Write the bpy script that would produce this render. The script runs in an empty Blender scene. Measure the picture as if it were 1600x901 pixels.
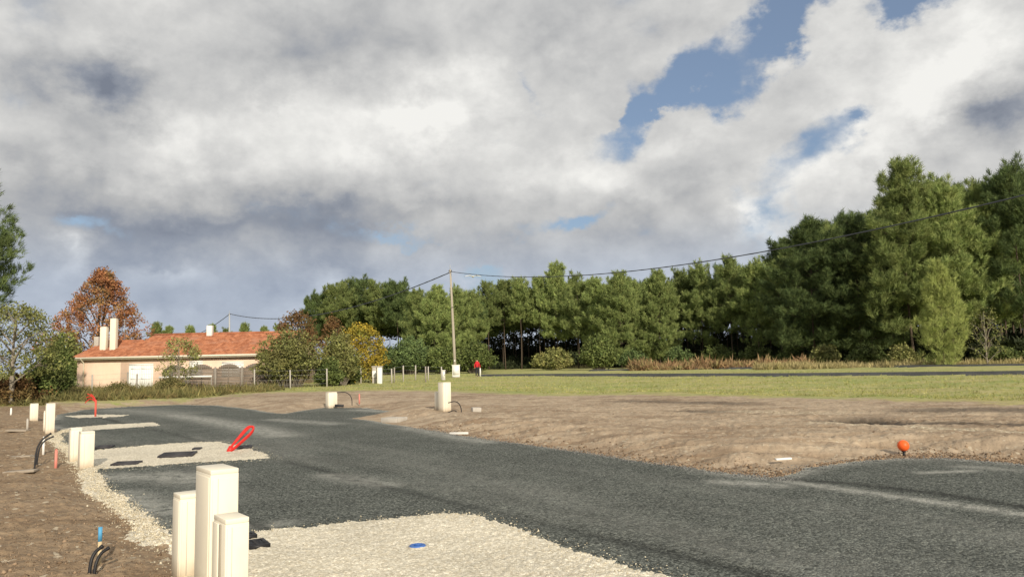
import bpy, bmesh, math, random
import numpy as np
from mathutils import Vector, Matrix
R = math.radians
rng = np.random.default_rng(7)
random.seed(7)
S = bpy.context.scene
COL = S.collection

# ------------------------------------------------------------------ camera
F, CX, CY, HC = 1180.0, 800.0, 450.5, 1.6
cd = bpy.data.cameras.new('camera'); cam = bpy.data.objects.new('camera', cd); COL.objects.link(cam)
cd.sensor_width = 36; cd.lens = 36*F/1600; cd.clip_start = 0.05; cd.clip_end = 9000
CAMR = (Matrix.Rotation(R(90+5.64), 3, 'X') @ Matrix.Rotation(R(-1.2), 3, 'Z'))
cam.matrix_world = Matrix.Translation((0, 0, HC)) @ CAMR.to_4x4()
S.camera = cam

# ------------------------------------------------------------------ light
SUN_EL, SUN_AZ = 24.0, 19.0            # azimuth measured to the right of straight behind the camera
sdir = Vector((math.sin(R(SUN_AZ))*math.cos(R(SUN_EL)), -math.cos(R(SUN_AZ))*math.cos(R(SUN_EL)), math.sin(R(SUN_EL))))
sd = bpy.data.lights.new('sun', 'SUN'); sun = bpy.data.objects.new('sun', sd); COL.objects.link(sun)
sd.energy = 4.6; sd.angle = R(0.5); sd.color = (1.0, 0.89, 0.73)
sun.rotation_euler = sdir.to_track_quat('Z', 'Y').to_euler(); sun.location = (20, -40, 40)
S.view_settings.view_transform = 'Standard'; S.view_settings.look = 'None'
S.view_settings.gamma = 1; S.view_settings.exposure = 0.0
S.view_settings.use_curve_mapping = False
SKY_STRENGTH = 0.1; PUFF = 0.5

def ray(px, py):
    d = CAMR @ Vector(((px-CX)/F, -(py-CY)/F, -1.0)); return d.normalized()
def at(px, py, z=0.0):
    d = ray(px, py); t = (z-HC)/d.z; return Vector((d.x*t, d.y*t, z))
def on(px, py, Y):
    d = ray(px, py); t = Y/d.y; return Vector((d.x*t, Y, HC+d.z*t))
def azel(px, py):
    d = ray(px, py); return math.atan2(d.x, d.y), math.asin(d.z)

# ------------------------------------------------------------------ node helper
class NT:
    def __init__(s, nt): s.nt = nt; nt.nodes.clear()
    def n(s, t, **kw):
        nd = s.nt.nodes.new(t)
        ins = kw.pop('ins', {})
        for k, v in kw.items(): setattr(nd, k, v)
        for k, v in ins.items(): s.set(nd, k, v)
        return nd
    def set(s, nd, k, v):
        sock = nd.inputs[k]
        if isinstance(v, bpy.types.NodeSocket): s.nt.links.new(v, sock)
        elif isinstance(v, (tuple, list)) and len(v) == 3 and sock.type == 'RGBA': sock.default_value = (*v, 1)
        else: sock.default_value = v
    def m(s, op, a, b=0.0, c=0.0, clamp=False):
        nd = s.n('ShaderNodeMath', operation=op, use_clamp=clamp)
        s.set(nd, 0, a); s.set(nd, 1, b)
        if op in ('MULTIPLY_ADD', 'WRAP', 'SMOOTH_MIN'): s.set(nd, 2, c)
        return nd.outputs[0]
    def mix(s, f, a, b, blend='MIX'):
        nd = s.n('ShaderNodeMix', data_type='RGBA', blend_type=blend)
        s.set(nd, 0, f); s.set(nd, 6, a); s.set(nd, 7, b); return nd.outputs[2]
    def noise(s, vec, scale, detail=4, rough=0.55, out=0, dist=0.0):
        nd = s.n('ShaderNodeTexNoise', ins={'Vector': vec, 'Scale': scale, 'Detail': detail, 'Roughness': rough, 'Distortion': dist})
        return nd.outputs[out]
    def ramp(s, f, lo, hi, a=0.0, b=1.0, smooth=True):
        nd = s.n('ShaderNodeMapRange', interpolation_type='SMOOTHSTEP' if smooth else 'LINEAR',
                 ins={0: f, 1: lo, 2: hi, 3: a, 4: b}); return nd.outputs[0]
    def vscale(s, v, sc):
        nd = s.n('ShaderNodeVectorMath', operation='MULTIPLY'); s.set(nd, 0, v); s.set(nd, 1, sc); return nd.outputs[0]
    def attr(s, name):
        return s.n('ShaderNodeAttribute', attribute_name=name).outputs['Fac']

# ------------------------------------------------------------------ world: blue sky and cloud deck, laid out by direction
w = bpy.data.worlds.new('World'); S.world = w; w.use_nodes = True
T = NT(w.node_tree)
sky = T.n('ShaderNodeTexSky', sky_type='NISHITA', sun_disc=False, sun_elevation=R(SUN_EL), altitude=50)
sky.sun_rotation = math.atan2(sdir.x, sdir.y)
sky.air_density = 1.0; sky.dust_density = 0.6; sky.ozone_density = 1.6
D = T.n('ShaderNodeVectorMath', operation='NORMALIZE', ins={0: T.n('ShaderNodeTexCoord').outputs['Generated']}).outputs[0]
sx = T.n('ShaderNodeSeparateXYZ', ins={0: D})
az = T.m('ARCTAN2', sx.outputs[0], sx.outputs[1]); el = T.m('ARCSINE', sx.outputs[2])
P0 = T.n('ShaderNodeCombineXYZ', ins={0: az, 1: el, 2: 0.0}).outputs[0]
Ds = T.vscale(D, (1.0, 1.0, 1.35))
def warp(vec, scale, detail, amt):
    c = T.n('ShaderNodeTexNoise', ins={'Vector': Ds, 'Scale': scale, 'Detail': detail, 'Roughness': 0.6}).outputs['Color']
    o = T.n('ShaderNodeVectorMath', operation='SUBTRACT', ins={0: c, 1: (0.5, 0.5, 0.5)}).outputs[0]
    o = T.vscale(o, (amt, amt*0.8, 0))
    return T.n('ShaderNodeVectorMath', operation='ADD', ins={0: vec, 1: o}).outputs[0]
P1 = warp(P0, 7.0, 7, 0.22)
def blobs(start, lst):
    acc = start
    for (px, py, rx, ry, rot, amp) in lst:
        a, e = azel(px, py)
        mp = T.n('ShaderNodeMapping', vector_type='TEXTURE')
        T.set(mp, 'Vector', P1)
        mp.inputs['Location'].default_value = (a, e, 0); mp.inputs['Rotation'].default_value = (0, 0, R(rot))
        mp.inputs['Scale'].default_value = (rx/F, ry/F, 1)
        g = T.n('ShaderNodeTexGradient', gradient_type='QUADRATIC_SPHERE', ins={0: mp.outputs[0]}).outputs['Fac']
        acc = T.m('MULTIPLY_ADD', g, amp, acc)
    return acc
COV = [(1225, 30, 170, 80, 40, -1.3), (1415, 15, 150, 75, 10, -1.2), (1020, 160, 270, 90, 25, -.95), (860, 150, 120, 60, 0, -.45),
       (1085, 115, 90, 90, 0, -.6), (1330, 185, 100, 70, 30, -.7), (1240, 245, 140, 110, 35, -.5), (1210, 330, 220, 110, 20, -.45),
       (620, 368, 170, 34, 0, -.62), (900, 362, 190, 42, 0, -.85), (740, 440, 170, 40, 0, -.6), (140, 350, 130, 40, 10, -.5), (760, 425, 130, 40, 0, -.4),
       (800, 225, 110, 50, 20, -.35), (760, 420, 900, 90, 0, .35),
       (1310, 90, 150, 120, 40, .75), (1150, 190, 160, 70, 30, .4), (1480, 140, 230, 190, 40, .6), (950, 165, 50, 40, 0, 1.2), (1045, 180, 45, 50, 0, 1.0),
       (600, 150, 900, 260, 0, .55), (200, 250, 500, 200, 0, .4), (1030, 260, 260, 110, 25, .35), (1400, 280, 260, 130, 0, .5), (300, 420, 400, 70, 0, .2)]
cov = blobs(0.62, COV)
n1 = T.noise(Ds, 4.2, 10, 0.58, dist=0.25)
n2 = T.noise(Ds, 10.5, 8, 0.59, dist=0.12)
wc = T.n('ShaderNodeTexNoise', ins={'Vector': Ds, 'Scale': 9.0, 'Detail': 6, 'Roughness': .6}).outputs['Color']
wo = T.vscale(T.n('ShaderNodeVectorMath', operation='SUBTRACT', ins={0: wc, 1: (.5, .5, .5)}).outputs[0], (.13, .13, .13))
def puff(o):
    v = T.n('ShaderNodeVectorMath', operation='ADD', ins={0: Ds, 1: wo}).outputs[0]
    v = T.n('ShaderNodeVectorMath', operation='ADD', ins={0: v, 1: o}).outputs[0]
    nd = T.n('ShaderNodeTexVoronoi', feature='F1', normalize=True, ins={'Vector': v, 'Scale': 5.5, 'Detail': 2.0, 'Roughness': .45})
    return T.m('SUBTRACT', 1.0, nd.outputs['Distance'])
pf = puff((0, 0, 0)); pfb = puff((.014, -.004, .040))
cov = T.m('MULTIPLY_ADD', T.m('SUBTRACT', pf, 0.62), 0.7, cov)
cov = T.m('MULTIPLY_ADD', T.m('SUBTRACT', n1, 0.5), 1.0, cov)
cov = T.m('MULTIPLY_ADD', T.m('SUBTRACT', n2, 0.5), 0.7, cov)
mask = T.ramp(cov, 0.16, 0.64)
BRI = [(500, 75, 330, 150, 0, -.32), (900, 60, 330, 120, 0, -.22), (150, 130, 150, 105, -20, -.9), (640, 195, 420, 150, 10, .30), (250, 215, 330, 110, 0, .22),
       (720, 110, 220, 130, 30, .18), (200, 60, 280, 120, 0, .14), (900, 270, 300, 100, 10, .24), (1300, 110, 260, 150, 40, .12),
       (1450, 170, 260, 170, 40, .20), (1560, 170, 170, 75, 20, -.62), (1330, 250, 200, 110, 0, .30), (300, 345, 620, 75, 0, -.40), (260, 400, 420, 110, 0, -.50),
       (650, 340, 420, 70, 0, -.25), (1000, 345, 300, 60, 0, -.15), (540, 400, 330, 80, 0, -.25), (850, 400, 420, 80, 0, -.12), (1130, 380, 330, 100, 0, -.10),
       (110, 395, 75, 45, 40, .40), (500, 350, 100, 40, 10, -.12), (330, 470, 420, 110, 0, -.10), (560, 450, 160, 60, 20, .16), (400, 290, 500, 70, 0, -.10),
       (1190, 355, 130, 55, 20, .5), (270, 415, 160, 55, 10, .4), (640, 190, 330, 90, 12, .22), (450, 170, 300, 60, 20, .15), (200, 290, 420, 60, 0, -.10), (1100, 300, 330, 60, 25, -.15), (1540, 60, 200, 90, 30, .25), (60, 300, 260, 110, 0, -.12), (1400, 330, 260, 80, 0, -.12)]
bri = blobs(0.69, BRI)
bri = T.m('MULTIPLY_ADD', T.m('SUBTRACT', pf, pfb), PUFF, bri)
# relief of the billows: the same noise read a little towards the sun
off = T.n('ShaderNodeVectorMath', operation='ADD', ins={0: Ds, 1: (0.012, -0.004, 0.040)}).outputs[0]
n2b = T.noise(off, 10.5, 8, 0.59, dist=0.12)
n1b = T.noise(T.n('ShaderNodeVectorMath', operation='ADD', ins={0: Ds, 1: (0.025, -0.01, 0.07)}).outputs[0], 4.2, 10, 0.58, dist=0.25)
bri = T.m('MULTIPLY_ADD', T.m('SUBTRACT', n2, n2b), 0.58, bri)
bri = T.m('MULTIPLY_ADD', T.m('SUBTRACT', n1, n1b), 0.32, bri)
bri = T.m('MULTIPLY_ADD', T.m('SUBTRACT', n1, 0.5), 0.12, bri)
cr = T.n('ShaderNodeValToRGB', ins={0: bri})
els = cr.color_ramp.elements
els[0].position = 0.0; els[0].color = (.20, .225, .28, 1)
els[1].position = 1.0; els[1].color = (.90, .89, .855, 1)
for p, c in ((.25, (.285, .31, .36, 1)), (.5, (.47, .475, .48, 1)), (.75, (.655, .652, .638, 1))):
    e_ = els.new(p); e_.color = c
low = T.ramp(el, 0.09, 0.20, 0.85, 0.0)
crl = T.mix(low, cr.outputs[0], T.mix(T.ramp(bri, .05, 1.0, 0, 1, False), (.245, .295, .395), (.57, .645, .76)))
cl = T.n('ShaderNodeVectorMath', operation='SCALE', ins={0: crl, 'Scale': 1/SKY_STRENGTH}).outputs[0]
blue = T.mix(0.35, sky.outputs[0], (2.6, 3.3, 4.7))
# thin veil of cloud low in the sky
veil = T.ramp(sx.outputs[2], 0.0, 0.22, 0.75, 0.10)
vb = T.mix(veil, blue, (3.6, 4.2, 5.2))
colr = T.mix(mask, vb, cl)
bg = T.n('ShaderNodeBackground', ins={0: colr, 1: SKY_STRENGTH})
T.n('ShaderNodeOutputWorld', ins={0: bg.outputs[0]})
w.cycles.sampling_method = 'MANUAL'; w.cycles.sample_map_resolution = 512

# ------------------------------------------------------------------ materials
MATS = {}
def mat(name, fn, rough=0.8, spec=0.3):
    if name in MATS: return MATS[name]
    m = bpy.data.materials.new(name); m.use_nodes = True
    t = NT(m.node_tree)
    b = t.n('ShaderNodeBsdfPrincipled', ins={'Roughness': rough, 'Specular IOR Level': spec})
    o = t.n('ShaderNodeOutputMaterial', ins={0: b.outputs[0]})
    fn(t, b, o); MATS[name] = m; return m
def bump(t, b, h, dist, strength=1.0):
    bp = t.n('ShaderNodeBump', ins={'Height': h, 'Distance': dist, 'Strength': strength})
    t.set(b, 'Normal', bp.outputs[0])
def pos(t): return t.n('ShaderNodeNewGeometry').outputs['Position']
def plain(name, c, rough=0.6, var=0.12, scale=8.0, dirt=None, bmp=0.0):
    def fn(t, b, o):
        v = t.n('ShaderNodeTexCoord').outputs['Object']
        n = t.noise(v, scale, 6, 0.6)
        lo = tuple(x*(1-var) for x in c); hi = tuple(min(1, x*(1+var)) for x in c)
        col = t.mix(n, lo, hi)
        if dirt:
            f = t.ramp(t.noise(t.vscale(v, (1, 1, .3)), scale*.6, 8, .65), .5, .75)
            z = t.n('ShaderNodeSeparateXYZ', ins={0: v}).outputs[2]
            low = t.m('ADD', t.m('MULTIPLY', f, .45), t.ramp(t.m('ADD', z, t.m('MULTIPLY', n, .1)), .02, .22, .85, 0))
            col = t.mix(t.m('MINIMUM', low, .9), col, dirt)
        t.set(b, 'Base Color', col)
        if bmp: bump(t, b, t.noise(v, scale*4, 5), bmp)
    return mat(name, fn, rough)

def gravel(name, lo, hi, scale, big=.25, dust=None, depth=.006):
    def fn(t, b, o):
        p = pos(t)
        vo = t.n('ShaderNodeTexVoronoi', ins={'Vector': p, 'Scale': scale})
        r = t.n('ShaderNodeSeparateColor', ins={0: vo.outputs['Color']})
        col = t.mix(t.m('POWER', r.outputs[0], 1.6), lo, hi)
        nb = t.noise(p, .9, 6, .6); nm = t.noise(p, 9, 5, .6)
        k = t.m('ADD', t.ramp(nb, .3, .7, 1-big, 1+big), t.m('MULTIPLY', t.m('SUBTRACT', nm, .5), .35))
        g = t.n('ShaderNodeVectorMath', operation='SCALE', ins={0: col, 'Scale': k}).outputs[0]
        if dust:
            d = t.attr('dust')
            d = t.m('MULTIPLY', d, t.ramp(t.noise(t.vscale(p, (1, 1, 1)), 5, 8, .7), .30, .56), clamp=True)
            dd = t.mix(r.outputs[1], tuple(x*.75 for x in dust), tuple(x*1.2 for x in dust))
            g = t.mix(t.m('MULTIPLY', d, .85), g, dd)
        if dust:
            g = t.n('ShaderNodeVectorMath', operation='SCALE', ins={0: g, 'Scale': t.m('SUBTRACT', 1.0, t.m('MULTIPLY', t.attr('wet'), .6))}).outputs[0]
        t.set(b, 'Base Color', g)
        h = t.m('ADD', t.m('MULTIPLY', vo.outputs['Distance'], -1.0), t.m('MULTIPLY', r.outputs[2], .5))
        h = t.m('MULTIPLY_ADD', nm, .8, h)
        bump(t, b, h, depth)
    return mat(name, fn, .9, .2)
M_ROAD = gravel('dark_gravel', (.038, .043, .038), (.222, .236, .208), 56, .12, (.38, .38, .34), .010)
M_CREAM = gravel('cream_gravel', (.54, .48, .36), (.90, .845, .70), 64, .09, None, .007)

def ground_fn(t, b, o):
    p = pos(t)
    g0 = t.attr('grass'); du = t.attr('dust'); we = t.attr('wet'); le = t.attr('dark')
    n0 = t.noise(p, .25, 6, .6); n1 = t.noise(p, 1.6, 8, .65); n2 = t.noise(p, 9, 8, .7); n3 = t.noise(p, 45, 4, .6)
    s = t.mix(t.ramp(n1, .3, .7), (.235, .172, .115), (.44, .345, .245))
    s = t.mix(t.ramp(n0, .35, .65, 0, .55), s, (.48, .39, .285))
    s = t.mix(t.ramp(n2, .55, .72, 0, .65), s, (.13, .090, .058))
    s = t.mix(t.ramp(n2, .42, .28, 0, .5), s, (.47, .375, .275))
    sn = t.noise(t.vscale(p, (.10, 1.1, 1)), 1.5, 6, .62); sn2 = t.noise(t.vscale(p, (.22, 1.5, 1)), 3.1, 5, .6)
    s = t.mix(t.ramp(sn, .47, .66, 0, .7), s, (.24, .166, .105)); s = t.mix(t.ramp(sn2, .55, .7, 0, .6), s, (.56, .455, .32))
    s = t.mix(t.m('MULTIPLY', le, .62), s, t.mix(t.ramp(n2, .35, .65), (.115, .076, .045), (.33, .23, .135)))
    st = t.n('ShaderNodeTexVoronoi', ins={'Vector': p, 'Scale': 22})
    rs = t.n('ShaderNodeSeparateColor', ins={0: st.outputs['Color']})
    s = t.mix(t.m('MULTIPLY', t.m('GREATER_THAN', rs.outputs[0], .965), .7), s, (.5, .44, .33))
    s = t.mix(t.m('MULTIPLY', we, .93), s, (.030, .023, .017))
    cg = t.mix(rs.outputs[1], (.36, .3, .2), (.75, .67, .5))
    s = t.mix(t.m('MULTIPLY', du, t.ramp(n2, .38, .58), clamp=True), s, cg)
    # grass: yellow and green drifts over a dry thatch
    gn = t.noise(t.vscale(p, (.35, 1, 1)), .35, 7, .65); gm = t.noise(p, 2.6, 8, .7)
    g = t.mix(t.ramp(gn, .38, .62), (.37, .335, .14), (.22, .28, .075))
    g = t.mix(t.ramp(gm, .40, .66, 0, .75), g, (.46, .41, .21))
    g = t.mix(t.ramp(gm, .36, .22, 0, .8), g, (.12, .15, .04))
    g = t.mix(t.ramp(n3, .55, .75, 0, .5), g, (.36, .32, .16))
    gmask = t.ramp(t.m('ADD', g0, t.m('MULTIPLY', t.m('SUBTRACT', t.noise(p, 1.1, 9, .72), .5), 1.3)), .38, .62)
    t.set(b, 'Base Color', t.mix(gmask, s, g))
    t.set(b, 'Roughness', t.ramp(we, 0, 1, .95, .55))
    h = t.m('MULTIPLY_ADD', n2, .7, t.m('MULTIPLY', n1, .8))
    h = t.m('MULTIPLY_ADD', n3, .25, h)
    bump(t, b, h, .045)
M_GROUND = mat('soil_and_grass', ground_fn, .95, .15)
M_PATH = gravel('path_asphalt', (.05, .052, .052), (.09, .09, .088), 40, .2)

M_BOX = plain('cream_polyester', (.80, .74, .60), .5, .04, 3, (.45, .36, .25), .0006)
M_BOXSEAM = plain('box_seam', (.30, .27, .22), .6)
M_BOXGROOVE = plain('box_groove', (.55, .50, .41), .6)
M_BLACK = plain('black_plastic', (.018, .018, .020), .5, .3)
M_IRON = plain('cast_iron', (.045, .043, .047), .55, .4, 20, None, .002)
M_RED = plain('red_plastic', (.62, .028, .022), .45, .2, 12)
M_REDDULL = plain('red_paint', (.62, .10, .07), .6, .2)
M_PINK = plain('pink_paint', (.66, .24, .19), .6, .2)
M_ORANGE = plain('orange_plastic', (.86, .13, .025), .45, .1)
M_BLUE = plain('blue_plastic', (.05, .14, .42), .45, .2)
M_BLUEPAINT = plain('blue_paint', (.09, .33, .56), .6, .15)
M_WOOD = plain('raw_wood', (.55, .44, .27), .8, .2, 20)
M_GREYWOOD = plain('grey_wood', (.30, .27, .23), .85, .3, 20)
M_CONC = plain('concrete', (.44, .41, .36), .9, .2, 9, None, .003)
M_SLAB = plain('dusty_concrete', (.31, .265, .21), .95, .25, 9, None, .003)
M_WHITE = plain('white_paint', (.78, .77, .72), .55, .05)
M_POLE = plain('pole_wood', (.38, .34, .275), .85, .2, 5, None, .004)
M_WIRE = plain('wire_black', (.05, .055, .07), .6)
M_STEEL = plain('galvanised', (.38, .39, .40), .5, .1)
M_JACKET = plain('red_cloth', (.50, .022, .030), .9, .2)
M_TROUS = plain('dark_cloth', (.022, .024, .032), .9, .2)
M_SKIN = plain('skin', (.50, .30, .21), .6, .1)

# ------------------------------------------------------------------ object helpers
def mesh_np(name, V, Fc, m, parent=None, smooth=False, attrs=None):
    """V (n,3); Fc list of (k,3) or (k,4) int arrays"""
    me = bpy.data.meshes.new(name)
    V = np.asarray(V, np.float32); me.vertices.add(len(V)); me.vertices.foreach_set('co', V.ravel())
    Fc = [np.asarray(f, np.int32) for f in (Fc if isinstance(Fc, list) else [Fc]) if len(f)]
    li = np.concatenate([f.ravel() for f in Fc]); tot = np.concatenate([np.full(len(f), f.shape[1], np.int32) for f in Fc])
    me.loops.add(len(li)); me.loops.foreach_set('vertex_index', li)
    me.polygons.add(len(tot)); st = np.zeros(len(tot), np.int32); st[1:] = np.cumsum(tot)[:-1]
    me.polygons.foreach_set('loop_start', st); me.polygons.foreach_set('loop_total', tot)
    if smooth: me.polygons.foreach_set('use_smooth', np.ones(len(tot), bool))
    if attrs:
        for k, a in attrs.items():
            at_ = me.attributes.new(k, 'FLOAT', 'POINT'); at_.data.foreach_set('value', np.asarray(a, np.float32))
    me.update(calc_edges=True); me.validate()
    me.materials.append(m)
    o = bpy.data.objects.new(name, me); COL.objects.link(o)
    if parent: o.parent = parent
    return o
def tag(o, label=None, cat=None, group=None, kind=None):
    if label: o['label'] = label
    if cat: o['category'] = cat
    if group: o['group'] = group
    if kind: o['kind'] = kind
    return o
def thing(name, label, cat, loc=(0, 0, 0), rz=0.0, group=None):
    o = bpy.data.objects.new(name, None); COL.objects.link(o); o.empty_display_size = .2
    o.location = loc; o.rotation_euler = (0, 0, rz); return tag(o, label, cat, group)
def copy_tree(o, parent=None):
    c = o.copy(); COL.objects.link(c)
    if parent: c.parent = parent
    for ch in list(o.children): copy_tree(ch, c)
    return c
class MB:
    def __init__(s): s.v = []; s.q = []; s.t = []
    def box(s, c, d, rz=0.0, top=1.0, tilt=None, bev=0.0):
        if bev:
            bm = bmesh.new(); bmesh.ops.create_cube(bm, size=1)
            for v in bm.verts: v.co = Vector((v.co.x*d[0], v.co.y*d[1], v.co.z*d[2]))
            bmesh.ops.bevel(bm, geom=bm.edges[:], offset=bev, segments=2, affect='EDGES', profile=.5)
            bm.verts.index_update(); base = len(s.v)
            ca, sa = math.cos(rz), math.sin(rz)
            for v in bm.verts: s.v.append((c[0]+v.co.x*ca-v.co.y*sa, c[1]+v.co.x*sa+v.co.y*ca, c[2]+v.co.z))
            for f in bm.faces:
                ix = [base+v.index for v in f.verts]
                if len(ix) == 4: s.q.append(ix)
                else:
                    for k in range(1, len(ix)-1): s.t.append((ix[0], ix[k], ix[k+1]))
            bm.free(); return s
        base = len(s.v); ca, sa = math.cos(rz), math.sin(rz)
        for dz in (-.5, .5):
            k = top if dz > 0 else 1.0
            for dx, dy in ((-.5, -.5), (.5, -.5), (.5, .5), (-.5, .5)):
                p = Vector((dx*d[0]*k, dy*d[1]*k, dz*d[2]))
                if tilt is not None: p = tilt @ p
                s.v.append((c[0]+p.x*ca-p.y*sa, c[1]+p.x*sa+p.y*ca, c[2]+p.z))
        for f in ((3, 2, 1, 0), (4, 5, 6, 7), (0, 1, 5, 4), (1, 2, 6, 5), (2, 3, 7, 6), (3, 0, 4, 7)): s.q.append([base+i for i in f])
        return s
    def tube(s, pts, rad, n=6, cap=True):
        pts = [Vector(p) for p in pts]; k = len(pts)
        rad = [rad]*k if isinstance(rad, (int, float)) else rad
        base = len(s.v); up = None
        for i, p in enumerate(pts):
            d = (pts[min(i+1, k-1)]-pts[max(i-1, 0)]).normalized()
            if up is None: up = d.orthogonal().normalized()
            up = (up-d*up.dot(d)).normalized(); side = d.cross(up)
            for j in range(n):
                a = 2*math.pi*j/n; q = p+(up*math.cos(a)+side*math.sin(a))*rad[i]; s.v.append(tuple(q))
        for i in range(k-1):
            for j in range(n):
                a = base+i*n+j; b = base+i*n+(j+1) % n; s.q.append((a, b, b+n, a+n))
        if cap:
            for e, i0 in ((0, base), (1, base+(k-1)*n)):
                ix = [i0+j for j in range(n)]
                if not e: ix.reverse()
                for j in range(1, n-1): s.t.append((ix[0], ix[j], ix[j+1]))
        return s
    def lathe(s, prof, c=(0, 0, 0), n=16):
        base = len(s.v); k = len(prof)
        for r, z in prof:
            for j in range(n):
                a = 2*math.pi*j/n; s.v.append((c[0]+r*math.cos(a), c[1]+r*math.sin(a), c[2]+z))
        for i in range(k-1):
            for j in range(n):
                a = base+i*n+j; b = base+i*n+(j+1) % n; s.q.append((a, b, b+n, a+n))
        return s
    def build(s, name, m, parent=None, smooth=False):
        V = np.array(s.v, np.float32); Fs = []
        if s.q: Fs.append(np.array(s.q, np.int32))
        if s.t: Fs.append(np.array(s.t, np.int32))
        return mesh_np(name, V, Fs, m, parent, smooth)

# ------------------------------------------------------------------ 2-D noise for the terrain
def _h(ix, iy, s):
    n = (ix*374761393 + iy*668265263 + s*1442695041) & 0xffffffff
    n = ((n ^ (n >> 13))*1274126177) & 0xffffffff
    return ((n ^ (n >> 16)) & 0xffff)/65535.0
def vn(x, y, s=0):
    ix = np.floor(x).astype(np.int64); iy = np.floor(y).astype(np.int64); fx = x-ix; fy = y-iy
    u = fx*fx*(3-2*fx); v = fy*fy*(3-2*fy)
    a = _h(ix, iy, s); b = _h(ix+1, iy, s); c = _h(ix, iy+1, s); d = _h(ix+1, iy+1, s)
    return (a+(b-a)*u)*(1-v)+(c+(d-c)*u)*v-.5
def fbm(x, y, s=0, o=4, g=.5):
    t = 0; a = 1.0
    for i in range(o): t = t+a*vn(x*2**i+i*17.3, y*2**i-i*9.1, s+i); a *= g
    return t
def sst(x, a, b): t = np.clip((x-a)/(b-a), 0, 1); return t*t*(3-2*t)
def sdp(x, y, poly):
    """signed distance, negative inside"""
    d = np.full(x.shape, 1e9); inside = np.zeros(x.shape, bool); n = len(poly)
    for i in range(n):
        ax, ay = poly[i]; bx, by = poly[(i+1) % n]
        ex, ey = bx-ax, by-ay; wx, wy = x-ax, y-ay
        t = np.clip((wx*ex+wy*ey)/(ex*ex+ey*ey+1e-12), 0, 1)
        d = np.minimum(d, (wx-ex*t)**2+(wy-ey*t)**2)
        c = (ay > y) != (by > y)
        with np.errstate(divide='ignore', invalid='ignore'):
            inside ^= c & (x < (bx-ax)*(y-ay)/(by-ay)+ax)
    d = np.sqrt(d); return np.where(inside, -d, d)
def sdl(x, y, pts):
    d = np.full(x.shape, 1e9)
    for i in range(len(pts)-1):
        ax, ay = pts[i]; bx, by = pts[i+1]; ex, ey = bx-ax, by-ay; wx, wy = x-ax, y-ay
        t = np.clip((wx*ex+wy*ey)/(ex*ex+ey*ey+1e-12), 0, 1)
        d = np.minimum(d, (wx-ex*t)**2+(wy-ey*t)**2)
    return np.sqrt(d)
def PX(*pts, z=0.0): return [tuple(at(*p, z)[:2]) for p in pts]

RD = Vector((-.62, .785)).normalized()       # road direction
RN = Vector((RD.y, -RD.x))                   # across the road, towards the right
ROADP = PX((1230, 748), (1190, 745), (1100, 735), (1000, 721), (900, 705), (800, 692), (740, 683), (690, 675), (640, 667), (575, 656),
           (500, 648), (430, 645), (400, 640), (340, 633), (280, 632), (200, 635), (130, 640), (88, 648), (84, 664), (92, 690), (135, 735),
           (150, 765), (215, 808), (258, 846), (272, 868), (296, 905)) + [(-2.3, 4.6), (-1.0, 1.0), (0, -6), (9.5, -6)] + [(8.6, 4.0)]
APRONP = PX((1205, 748), (1260, 731), (1330, 721), (1400, 715), (1480, 716), (1560, 722), (1640, 731)) + [(15, 9.5), (16, 4), (10, 2), (6, 5)]
BAYP = PX((425, 650), (470, 641), (510, 636.5), (570, 637), (612, 642), (560, 652), (520, 656))
DRIVE = [PX((388, 832), (560, 815), (700, 803), (745, 807), (800, 824), (860, 847), (935, 874), (1030, 899)) + [(2.2, 4.4), (-2.0, 4.0)] + PX((290, 900), (262, 862), (255, 852), (330, 838)),
         PX((100, 722), (150, 703), (270, 693), (340, 690), (385, 699), (424, 716), (300, 724), (140, 736)),
         PX((92, 670), (160, 664), (243, 660), (252, 665), (180, 670), (100, 675)),
         PX((100, 650), (150, 647.5), (205, 648), (190, 651), (120, 653))]
VERGE = PX((104, 673), (86, 680), (92, 694), (112, 712), (135, 736), (152, 765), (186, 790), (222, 822), (250, 852))
PATHS = [PX((760, 591), (900, 591), (1050, 592), (1250, 592.5), (1700, 590)), PX((930, 582), (1060, 580), (1250, 578), (1700, 574))]

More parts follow.
